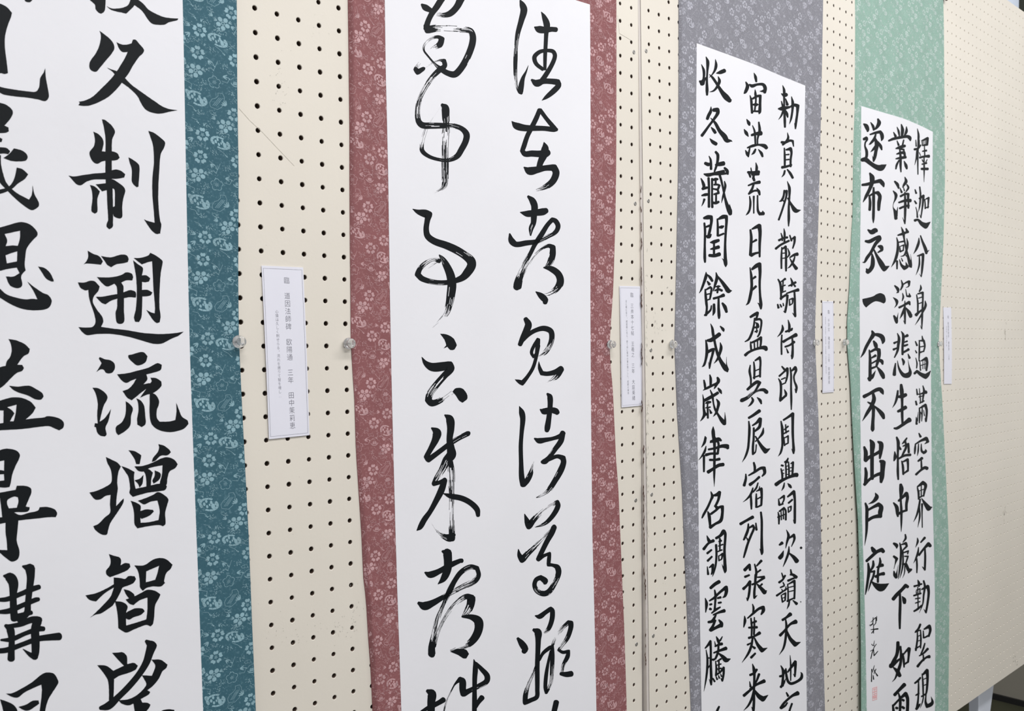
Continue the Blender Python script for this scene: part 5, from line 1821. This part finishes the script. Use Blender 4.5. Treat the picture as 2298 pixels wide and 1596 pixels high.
# ------------------------------------------------------------------ hanging scrolls
def resample_edge(k, pts, H):
    """edge polyline in board coordinates, as x(y)"""
    q = sorted([hit(k, u, v, H)[::-1] for u, v in pts])
    ys, xs = [a for a, b in q], [b for a, b in q]

    def fx(y):
        if y <= ys[0]:
            return xs[0] + (xs[0] - xs[-1]) * 0
        if y >= ys[-1]:
            s = (xs[-1] - xs[-3]) / (ys[-1] - ys[-3])
            return xs[-1] + s * .35 * (y - ys[-1])
        return float(np.interp(y, ys, xs))
    return fx


def scroll(name, label, k, oL, oR, pL, pR, top, ink, cloth, flower, ytop, ybot, wave, phase, base=.004, lift=.004, fat=1.0, curl=.005):
    ypin = hit(k, (oR[0][0]), 771)[1]

    def Hf(x, y):
        w = wave
        h = base + lift * (1 - math.exp(-((y - ypin) / .22) ** 2)) + .0006 * math.sin(7.3 * y + w) + .0003 * math.sin(17 * x + 5 * y + w)
        if oL:
            # the left border lies down against the board
            e = min(1, max(0, (x - fL(y)) / curl))
            h = EDGE + (h - EDGE) * math.sin(e * math.pi / 2)
        return h
    H0 = base + lift * .5
    EDGE = .0009
    fL = resample_edge(k, oL, EDGE) if oL else None
    fR = resample_edge(k, oR, H0)
    gR = resample_edge(k, pR, H0)
    gL = resample_edge(k, pL, H0) if pL else None
    if gL is None:
        gL = lambda y: gR(y) - .35
        fL = lambda y: gR(y) - .35 - .056
    tp = [hit(k, u, v, H0) for u, v in top]

    def ftop(x):
        xs, ys = [p[0] for p in tp], [p[1] for p in tp]
        if x < xs[0]:
            return ys[0] + (ys[1] - ys[0]) / (xs[1] - xs[0]) * (x - xs[0]) * .5
        return float(np.interp(x, xs, ys))
    xm = (fL(ypin) + fR(ypin)) / 2
    root = empty('hanging_scroll', board_matrix(k, xm, base, ybot), label, 'hanging scroll', 'calligraphy scrolls pinned along the peg boards')

    def loc(x, y, out):                       # board coords -> scroll-local
        return (x - xm, -(Hf(x, y) + out - base), -(y - ybot))

    def grid(name, xl, xr, yt, yb, nx, ny, thick, out, m, parent):
        """thin solid sheet; xl, xr functions of y; yt function of x"""
        v, f = [], []
        for side in (0, 1):
            for j in range(ny + 1):
                for i in range(nx + 1):
                    t = j / ny
                    y = yt(None) + (yb - yt(None)) * t if callable(yt) and yt is TOPF else None
                    if y is None:
                        y = yt + (yb - yt) * t
                    x = xl(y) + (xr(y) - xl(y)) * i / nx
                    v.append(loc(x, y, out - side * thick))
        return v, f

    def sheet(nm, xl, xr, ytf, yb, nx, ny, thick, out, m, parent):
        v, f = [], []
        n1 = (nx + 1) * (ny + 1)
        for side in (0, 1):
            for j in range(ny + 1):
                t = j / ny
                for i in range(nx + 1):
                    s = i / nx
                    y = None
                    # top line depends on x; iterate once
                    y0 = ytf(.5 * (xl(ybot) + xr(ybot)))
                    x = xl(y0) + (xr(y0) - xl(y0)) * s
                    y0 = ytf(x)
                    y = y0 + (yb - y0) * t
                    if nx > 20:
                        # columns crowd towards the left edge, where the cloth bends down
                        wd = xr(y) - xl(y)
                        x = xl(y) + (.007 * i / 14 if i <= 14 else .007 + (wd - .007) * (i - 14) / (nx - 14))
                    else:
                        x = xl(y) + (xr(y) - xl(y)) * s
                    v.append(loc(x, y, out - side * thick))
        for side in (0, 1):
            for j in range(ny):
                for i in range(nx):
                    a = side * n1 + j * (nx + 1) + i
                    q = (a, a + nx + 1, a + nx + 2, a + 1)
                    f.append(q if side == 0 else q[::-1])
        rim = []
        for j in range(ny):
            for i in (0, nx):
                a = j * (nx + 1) + i
                q = (a, a + n1, a + n1 + nx + 1, a + nx + 1)
                rim.append(q if i == 0 else q[::-1])
        for i in range(nx):
            for j in (0, ny):
                a = j * (nx + 1) + i
                q = (a, a + 1, a + 1 + n1, a + n1)
                rim.append(q if j == 0 else q[::-1])
        for q in rim:
            b = len(v)
            v += [v[i] for i in q]
            f.append((b, b + 1, b + 2, b + 3))
        return new_obj(nm, v, f, m, parent, smooth=False)
    cl = sheet('cloth_mount', fL, fR, lambda x: ytop, ybot, 36, 110, .0008, 0, cloth, root)
    for me in (cl.data,):
        me.polygons.foreach_set('use_smooth', [i < 36 * 110 for i in range(len(me.polygons))])
    pp = sheet('paper_sheet', gL, gR, ftop, ybot - .12, 12, 90, .0003, .0004, PAPER, root)
    pp.data.polygons.foreach_set('use_smooth', [i < 12 * 90 for i in range(len(pp.data.polygons))])

    # printed blossoms
    v, f = [], []
    xs0, xs1 = min(fL(ytop), fL(ybot), fL(ypin)) - .01, max(fR(ytop), fR(ybot), fR(ypin)) + .01
    px, py = phase
    i0, i1 = math.floor((xs0 - px) / TW), math.ceil((xs1 - px) / TW)
    j0, j1 = math.floor((ytop - py) / TH), math.ceil((ybot - py) / TH)
    for i in range(i0, i1 + 1):
        for j in range(j0, j1 + 1):
            for P in TILE:
                cx = px + i * TW + P[0][0] / 1000
                cy = py + j * TH + P[0][1] / 1000
                if cy < ytop + .003 or cy > ybot - .003:
                    continue
                l, r = fL(cy), fR(cy)
                if cx < l - .005 or cx > r + .005:
                    continue
                if ftop(cx) + .006 < cy and gL(cy) + .006 < cx < gR(cy) - .006 and cy < ybot - .13:
                    continue
                b = len(v)
                for a, c in P:
                    x, y = px + i * TW + a / 1000, py + j * TH + c / 1000
                    x = min(max(x, l + .0004), r - .0004)
                    v.append(loc(x, y, .0001))
                f.append(tuple(range(b, b + len(P))))
    pr = new_obj('blossom_print', v, f, flower, cl)
    pr['kind'] = 'stuff'

    def place(u, w, out):
        H = H0
        for _ in range(3):
            x, y = hit(k, u, w, H + out)
            H = Hf(x, y)
        return loc(x, y, out)
    write(ink, place, pp, fat)
    # roller at the foot and rod at the head, both beyond the picture
    yw = fR(ybot) - fL(ybot)
    for nm, yy, r in (('bottom_roller', ybot, .011), ('top_rod', ytop, .005)):
        v, f = [], []
        xa, xb = fL(yy) - .015 - xm, fR(yy) + .015 - xm
        h = -(Hf(xm, yy) - base)
        for X in (xa, xb):
            for a in range(12):
                t = a / 12 * 2 * math.pi
                v.append((X, h - r * .2 + min(0, 0) + r * math.cos(t) * .8 - (0.001), -(yy - ybot) + r * math.sin(t)))
        for a in range(12):
            f.append((a, (a + 1) % 12, 12 + (a + 1) % 12, 12 + a))
        f += [tuple(range(11, -1, -1)), tuple(range(12, 24))]
        new_obj(nm, v, f, WOOD, root)
    return root, pp, place, Hf


WOOD = mat('dark_roller_wood', (.06, .03, .02), .4)
TOPF = None


def cloth(name, top, fleck):
    """printed paper cloth: plain ground with a faint woven fleck"""
    m = mat(name, top, .7, .06, 25, .2, 700, spec=.2)
    nt = m.node_tree
    b = nt.nodes['Principled BSDF']
    old = b.inputs['Base Color'].links[0].from_socket
    tc = nt.nodes.new('ShaderNodeTexCoord')
    n = nt.nodes.new('ShaderNodeTexNoise')
    n.inputs['Scale'].default_value = 330
    n.inputs['Detail'].default_value = 5
    n.inputs['Roughness'].default_value = .65
    r = nt.nodes.new('ShaderNodeValToRGB')
    r.color_ramp.elements[0].position = .54
    r.color_ramp.elements[1].position = .70
    r.color_ramp.elements[1].color = (.75, .75, .75, 1)
    mx = nt.nodes.new('ShaderNodeMix')
    mx.data_type = 'RGBA'
    nt.links.new(tc.outputs['Object'], n.inputs['Vector'])
    nt.links.new(n.outputs[0], r.inputs[0])
    nt.links.new(r.outputs[0], mx.inputs[0])
    nt.links.new(old, mx.inputs[6])
    mx.inputs[7].default_value = (*fleck, 1)
    nt.links.new(mx.outputs[2], b.inputs['Base Color'])
    return m


TEAL = cloth('teal_brocade', (.047, .130, .170), (.15, .28, .33)); TEALF = mat('teal_blossoms', (.27, .44, .50), .6, .12, 60)
REDC = cloth('dusky_red_brocade', (.275, .108, .112), (.50, .28, .28)); REDF = mat('red_blossoms', (.56, .34, .35), .6, .14, 60)
GREY = cloth('grey_brocade', (.25, .25, .28), (.39, .39, .43)); GREYF = mat('grey_blossoms', (.47, .47, .53), .6, .14, 60)
GREEN = cloth('pale_green_brocade', (.29, .455, .38), (.45, .585, .53)); GREENF = mat('green_blossoms', (.52, .63, .59), .6, .10, 60)

ZT = (BOARD[2][0] + BOARD[2][2] * hit(2, 2112, -5)[1])[2]
ZB = ZT - 1.90


def yr(k):
    return board_y(k, ZT), board_y(k, ZB)


p1 = hit(0, 408 + 3, 57.6, .008)
S1 = scroll('s', 'hanging scroll with bold black brush writing, teal blossom-print border, nearest and at the far left', 0,
            None, [(529.6, 0), (531, 200), (535, 400), (535.5, 620), (537, 715), (538, 770), (540, 810), (549.3, 1010), (558, 1196), (565, 1400), (573, 1596)],
            None, [(408, 0), (417, 400), (427.6, 800), (440.6, 1200), (454, 1596)], [(300, -220), (400, -175)],
            INK1, TEAL, TEALF, *yr(0), .3, (p1[0], p1[1]))
q1 = hit(0, 823, 58, .008)
S2 = scroll('s', 'hanging scroll with flowing cursive writing in two columns and a dusky red blossom-print border', 0,
            [(781.2, 0), (782.7, 100), (785, 290), (785, 400), (786, 560), (787, 645), (787.6, 757), (790.4, 814), (796, 898), (799.4, 1010), (811.5, 1196), (816, 1296),
             (822, 1346), (827, 1434), (832, 1497), (836.6, 1596)],
            [(1382, 0), (1382, 400), (1380.8, 512), (1377.5, 650), (1372.5, 726), (1370.5, 763), (1370.5, 800), (1372.5, 825), (1376.8, 875), (1382.6, 1025),
             (1387.6, 1101), (1391, 1200), (1395.5, 1321), (1400, 1434), (1405, 1596)],
            [(861.7, 0), (864, 150), (871, 400), (879, 800), (887, 1196), (890, 1321), (894.7, 1472), (898.5, 1596)],
            [(1322, 11), (1324.4, 400), (1327, 800), (1328, 1200), (1336, 1596)], [(1286, 0), (1322, 11)],
            INK2, REDC, REDF, *yr(0), 1.7, (q1[0] - .050, q1[1] - .0767), base=.003, lift=.002)
S3 = scroll('s', 'hanging scroll with three columns of small neat writing and a grey blossom-print border', 1,
            [(1523.4, 0), (1523.4, 175), (1522, 400), (1517.5, 620), (1515, 736), (1514, 770), (1517, 850), (1520, 930), (1531, 1103), (1536.6, 1253), (1539.6, 1319), (1551, 1596)],
            [(1845.8, 0), (1844, 130), (1842, 240), (1838, 450), (1833.4, 620), (1830, 736), (1830, 771), (1836, 930), (1842, 1200), (1851, 1596)],
            [(1562.3, 97.5), (1561, 390), (1562.3, 690), (1564, 990), (1567.6, 1290), (1574, 1596)],
            [(1806, 192), (1803.5, 390), (1802, 690), (1801, 840), (1802.6, 990), (1806, 1290), (1810, 1596)],
            [(1562.3, 97.5), (1624, 120), (1690, 144.5), (1752, 171), (1806, 192.4)],
            INK3, GREY, GREYF, *yr(1), 2.9, (.012, .03), fat=1.22, base=.003, lift=.002)
S4 = scroll('s', 'hanging scroll with a pale green blossom-print border and small red seal, farthest right', 2,
            [(1915.7, 0), (1917, 60), (1917.5, 240), (1915, 330), (1914, 480), (1911.4, 520), (1907, 640), (1901.8, 720), (1902, 780), (1909, 860), (1913, 950),
             (1918.4, 1050), (1926, 1170), (1930.5, 1316), (1932.5, 1450), (1933, 1596)],
            [(2117, 0), (2118.7, 60), (2119.5, 200), (2120, 400), (2116.7, 535), (2112, 658), (2108, 746), (2107.3, 771), (2110.7, 829), (2115, 897), (2116.6, 930),
             (2128, 1196), (2130, 1326), (2128.5, 1563)],
            [(1932, 238), (1930, 510), (1929, 640), (1930, 780), (1931.6, 1050), (1933, 1145), (1938.6, 1333), (1942, 1456), (1944.7, 1596)],
            [(2092.6, 296), (2090, 510), (2089.5, 640), (2089.5, 770), (2090, 1050), (2096.5, 1320), (2098, 1456), (2098, 1596)],
            [(1932, 238), (1972, 250), (2026, 266), (2062, 281), (2092.6, 296)],
            INK4, GREEN, GREENF, *yr(2), 4.4, (.03, .02), fat=1.2, base=.0042, lift=.001)

# red seal on the green scroll
place4 = S4[2]
sv, sf = [], []
u0, v0 = 1900 + 330 / 5.7, 1316 + 1300 / 5.7
u1, v1 = 1900 + 390 / 5.7, 1316 + 1465 / 5.7
cells = [(0, 0, 1, .06), (0, .94, 1, 1), (0, 0, .1, 1), (.9, 0, 1, 1), (.2, .12, .8, .2), (.45, .1, .58, .9), (.15, .3, .85, .38), (.2, .48, .85, .55), (.15, .62, .4, .85),
         (.6, .62, .85, .88), (.2, .7, .8, .76)]
for a, b, c, d in cells:
    n = len(sv)
    for x, y in ((a, b), (a, d), (c, d), (c, b)):
        sv.append(place4(u0 + (u1 - u0) * x, v0 + (v1 - v0) * y - (u1 - u0) * x * .3, .0007 + .00001 * len(sf)))
    sf.append((n, n + 1, n + 2, n + 3))
so = new_obj('red_seal', sv, sf, SEAL, S4[1])
so['label'] = 'small red seal stamp'


# ------------------------------------------------------------------ caption slips
def glyph(ch, cache={}):
    if ch not in cache:
        c = bpy.data.curves.new('g', 'FONT')
        c.body = ch
        c.size = 1
        c.resolution_u = 3
        c.offset = -.012
        o = bpy.data.objects.new('g', c)
        COL.objects.link(o)
        me = bpy.data.meshes.new_from_object(o.evaluated_get(bpy.context.evaluated_depsgraph_get()))
        V = [(v.co.x, v.co.y) for v in me.vertices]
        Fc = [tuple(p.vertices) for p in me.polygons]
        bpy.data.objects.remove(o)
        bpy.data.curves.remove(c)
        bpy.data.meshes.remove(me)
        cache[ch] = (V, Fc)
    return cache[ch]


def slip(k, corners, label, columns, border):
    """corners TL TR BR BL in photo pixels; columns: (text, pixel top, pixel bottom, size factor)"""
    C = [np.array(hit(k, u, v, .001)) for u, v in corners]
    cen = sum(C) / 4
    root = empty('caption_slip', board_matrix(k, cen[0], .0004, max(c[1] for c in C)), label, 'caption label', 'caption slips between the scrolls')
    yb = max(c[1] for c in C)

    def bow(s, t):
        return .0006 + .0008 * math.sin(math.pi * t) * (s - .5) ** 2 * 4 + .0005 * t

    def loc(x, y, out):
        return (x - cen[0], -out, -(y - yb))

    def uv(s, t):
        a = C[0] + (C[1] - C[0]) * s
        b = C[3] + (C[2] - C[3]) * s
        return a + (b - a) * t
    v, f = [], []
    nx, ny = 6, 16
    for side in (0, 1):
        for j in range(ny + 1):
            for i in range(nx + 1):
                p = uv(i / nx, j / ny)
                v.append(loc(p[0], p[1], bow(i / nx, j / ny) - side * .0003))
    n1 = (nx + 1) * (ny + 1)
    for side in (0, 1):
        for j in range(ny):
            for i in range(nx):
                a = side * n1 + j * (nx + 1) + i
                q = (a, a + nx + 1, a + nx + 2, a + 1)
                f.append(q if side == 0 else q[::-1])
    for j in range(ny):
        for i in (0, nx):
            a = j * (nx + 1) + i
            f.append((a, a + nx + 1, a + nx + 1 + n1, a + n1))
    for i in range(nx):
        for j in (0, ny):
            a = j * (nx + 1) + i
            f.append((a, a + 1, a + 1 + n1, a + n1))
    new_obj('slip', v, f, LABEL, root)
    if border:
        v, f = [], []
        m, my, w = .035, .014, .0045
        for (s0, t0, s1, t1) in ((m, my, 1 - m, my + w * .3), (m, 1 - my - w * .3, 1 - m, 1 - my), (m, my, m + w * 1.6, 1 - my), (1 - m - w * 1.6, my, 1 - m, 1 - my)):
            N = 14
            for q in range(N):
                ta, tb = (t0 + (t1 - t0) * q / N, t0 + (t1 - t0) * (q + 1) / N)
                sa, sb = s0, s1
                n = len(v)
                for s, t in ((sa, ta), (sa, tb), (sb, tb), (sb, ta)):
                    p = uv(s, t)
                    v.append(loc(p[0], p[1], bow(s, t) + .00012))
                f.append((n, n + 1, n + 2, n + 3))
        new_obj('border_line', v, f, LINE, root)
    for text, a, b, size in columns:
        A, B = np.array(hit(k, *a, .001)), np.array(hit(k, *b, .001))
        n = len(text)
        d = (B - A) / (n - 1)
        em = np.linalg.norm(d) * size
        down = d / np.linalg.norm(d)
        right = np.array([down[1], -down[0]])
        if right[0] < 0:
            right = -right
        v, f = [], []
        for i, ch in enumerate(text):
            if ch in ' \u3000':
                continue
            V, Fc = glyph(ch)
            o = A + d * i
            if ch in '。、':
                o = o + right * .55 * em - down * .5 * em
            bse = len(v)
            for gx, gy in V:
                q = o + right * (gx - .5) * em * .92 - down * (gy - .36) * em
                # height of the slip under this point
                t = (q[1] - C[0][1]) / (C[3][1] - C[0][1])
                s = (q[0] - C[0][0]) / (C[1][0] - C[0][0])
                v.append(loc(q[0], q[1], bow(min(max(s, 0), 1), min(max(t, 0), 1)) + .00015))
            f += [tuple(bse + x for x in q) for q in Fc]
        new_obj('printed_text', v, f, TEXT, root)


def z6(x, y):
    return (500 + x / 3.547, 560 + y / 3.547)


def z4(x, y):
    return (1380 + x / 5.15, 620 + y / 5.15)


def z5(x, y):
    return (1800 + x / 5.15, 620 + y / 5.15)


def z8(x, y):
    return (2098 + x / 5.91, 660 + y / 5.91)


SP = '\u3000'
slip(0, [z6(308, 128), z6(640, 143), z6(688, 1478), z6(366, 1511)], 'white bordered caption slip on the board between the teal and red scrolls',
     [('臨' + SP + '道因法師碑' + SP + '欧陽通' + SP + '三年' + SP + '田中茉莉恵', z6(508, 247), z6(553, 1402), .93),
      ('心猿は久しく制せらる。流れを遡りて智を増し…', z6(429, 495), z6(454, 1165), .95)], True)
slip(0, [z4(52, 112), z4(292, 117), z4(312, 1495), z4(74, 1517)], 'white bordered caption slip beside the red scroll, touching the chipped board joint',
     [('臨' + SP + '三井本十七帖' + SP + '王羲之' + SP + '三年' + SP + '大庭美緒', z4(195, 218), z4(213, 1408), .95),
      ('往に都に在り、諸葛顒に見え、曽て具に蜀中の事を問いしに、成都の城池', z4(129, 290), z4(150, 1350), .95)], True)
slip(1, [z5(233, 289), z5(361, 291), z5(365, 1340), z5(234, 1350)], 'small white caption slip between the grey and green scrolls',
     [('臨' + SP + '千字文' + SP + '褚遂良' + SP + '三年' + SP + '阿部留美', z5(307, 413), z5(309, 1225), .95),
      ('宇宙洪荒。日月盈昃、辰宿列張、寒来暑往、秋収冬蔵、閏余成歳', z5(268, 480), z5(275, 1115), .95)], True)
slip(2, [z8(112, 178), z8(216, 178), z8(222, 1192), z8(118, 1194)], 'faint white caption slip on the farthest board, right of the green scroll',
     [('臨' + SP + '雁塔聖教序' + SP + '褚遂良' + SP + '三年', z8(175, 305), z8(184, 860), .95), ('遂布衣一食不出戸庭', z8(155, 440), z8(152, 680), .9)], False)


# ------------------------------------------------------------------ clear push pins
def pin(k, u, w, label, out, size=1.14):
    x, y = hit(k, u, w, out + .004)
    root = empty('push_pin', board_matrix(k, x, out, y), label, 'push pin', 'clear push pins at the scroll edges')
    prof = [(0, 0), (5.2, 0), (5.7, .5), (5.8, 1.2), (5.2, 1.9), (4.4, 2.4), (4.2, 3.4), (4.4, 4.6), (4.9, 5.6), (4.9, 6.4), (4.3, 7.1), (2.6, 7.3), (2.2, 7.0), (0, 6.9)]
    v, f = [], []
    N = 28
    for r, h in prof:
        for a in range(N):
            t = a / N * 2 * math.pi
            v.append((r * size * .001 * math.cos(t), -h * size * .001, r * size * .001 * math.sin(t)))
    for i in range(len(prof) - 1):
        for a in range(N):
            q = (i * N + a, i * N + (a + 1) % N, (i + 1) * N + (a + 1) % N, (i + 1) * N + a)
            f.append(q)
    new_obj('clear_head', v, f, PLASTIC, root, smooth=True)
    v, f = [], []
    for r, h in ((.5, -.2), (.5, .009), (.15, .011)):
        for a in range(8):
            t = a / 8 * 2 * math.pi
            v.append((r * .001 * math.cos(t), -.003 if h < 0 else h, r * .001 * math.sin(t)))
    for i in range(2):
        for a in range(8):
            f.append((i * 8 + a, (i + 1) * 8 + a, (i + 1) * 8 + (a + 1) % 8, i * 8 + (a + 1) % 8))
    f.append(tuple(range(8)))
    new_obj('steel_point', v, f, STEEL, root)


pin(0, 538.3, 767, 'largest clear push pin, at the right edge of the teal scroll', .0048)
pin(0, 785.3, 771, 'clear push pin at the left edge of the dusky red scroll', .0022)
pin(0, 1373, 773, 'clear push pin at the right edge of the dusky red scroll', .0036)
pin(1, 1512, 773, 'clear push pin at the left edge of the grey scroll', .0022)
pin(1, 1832.3, 769, 'clear push pin at the right edge of the grey scroll', .0036)
pin(2, 1899, 768, 'clear push pin at the left edge of the pale green scroll', .0022)
pin(2, 2109.8, 772, 'clear push pin at the right edge of the pale green scroll', .0048)
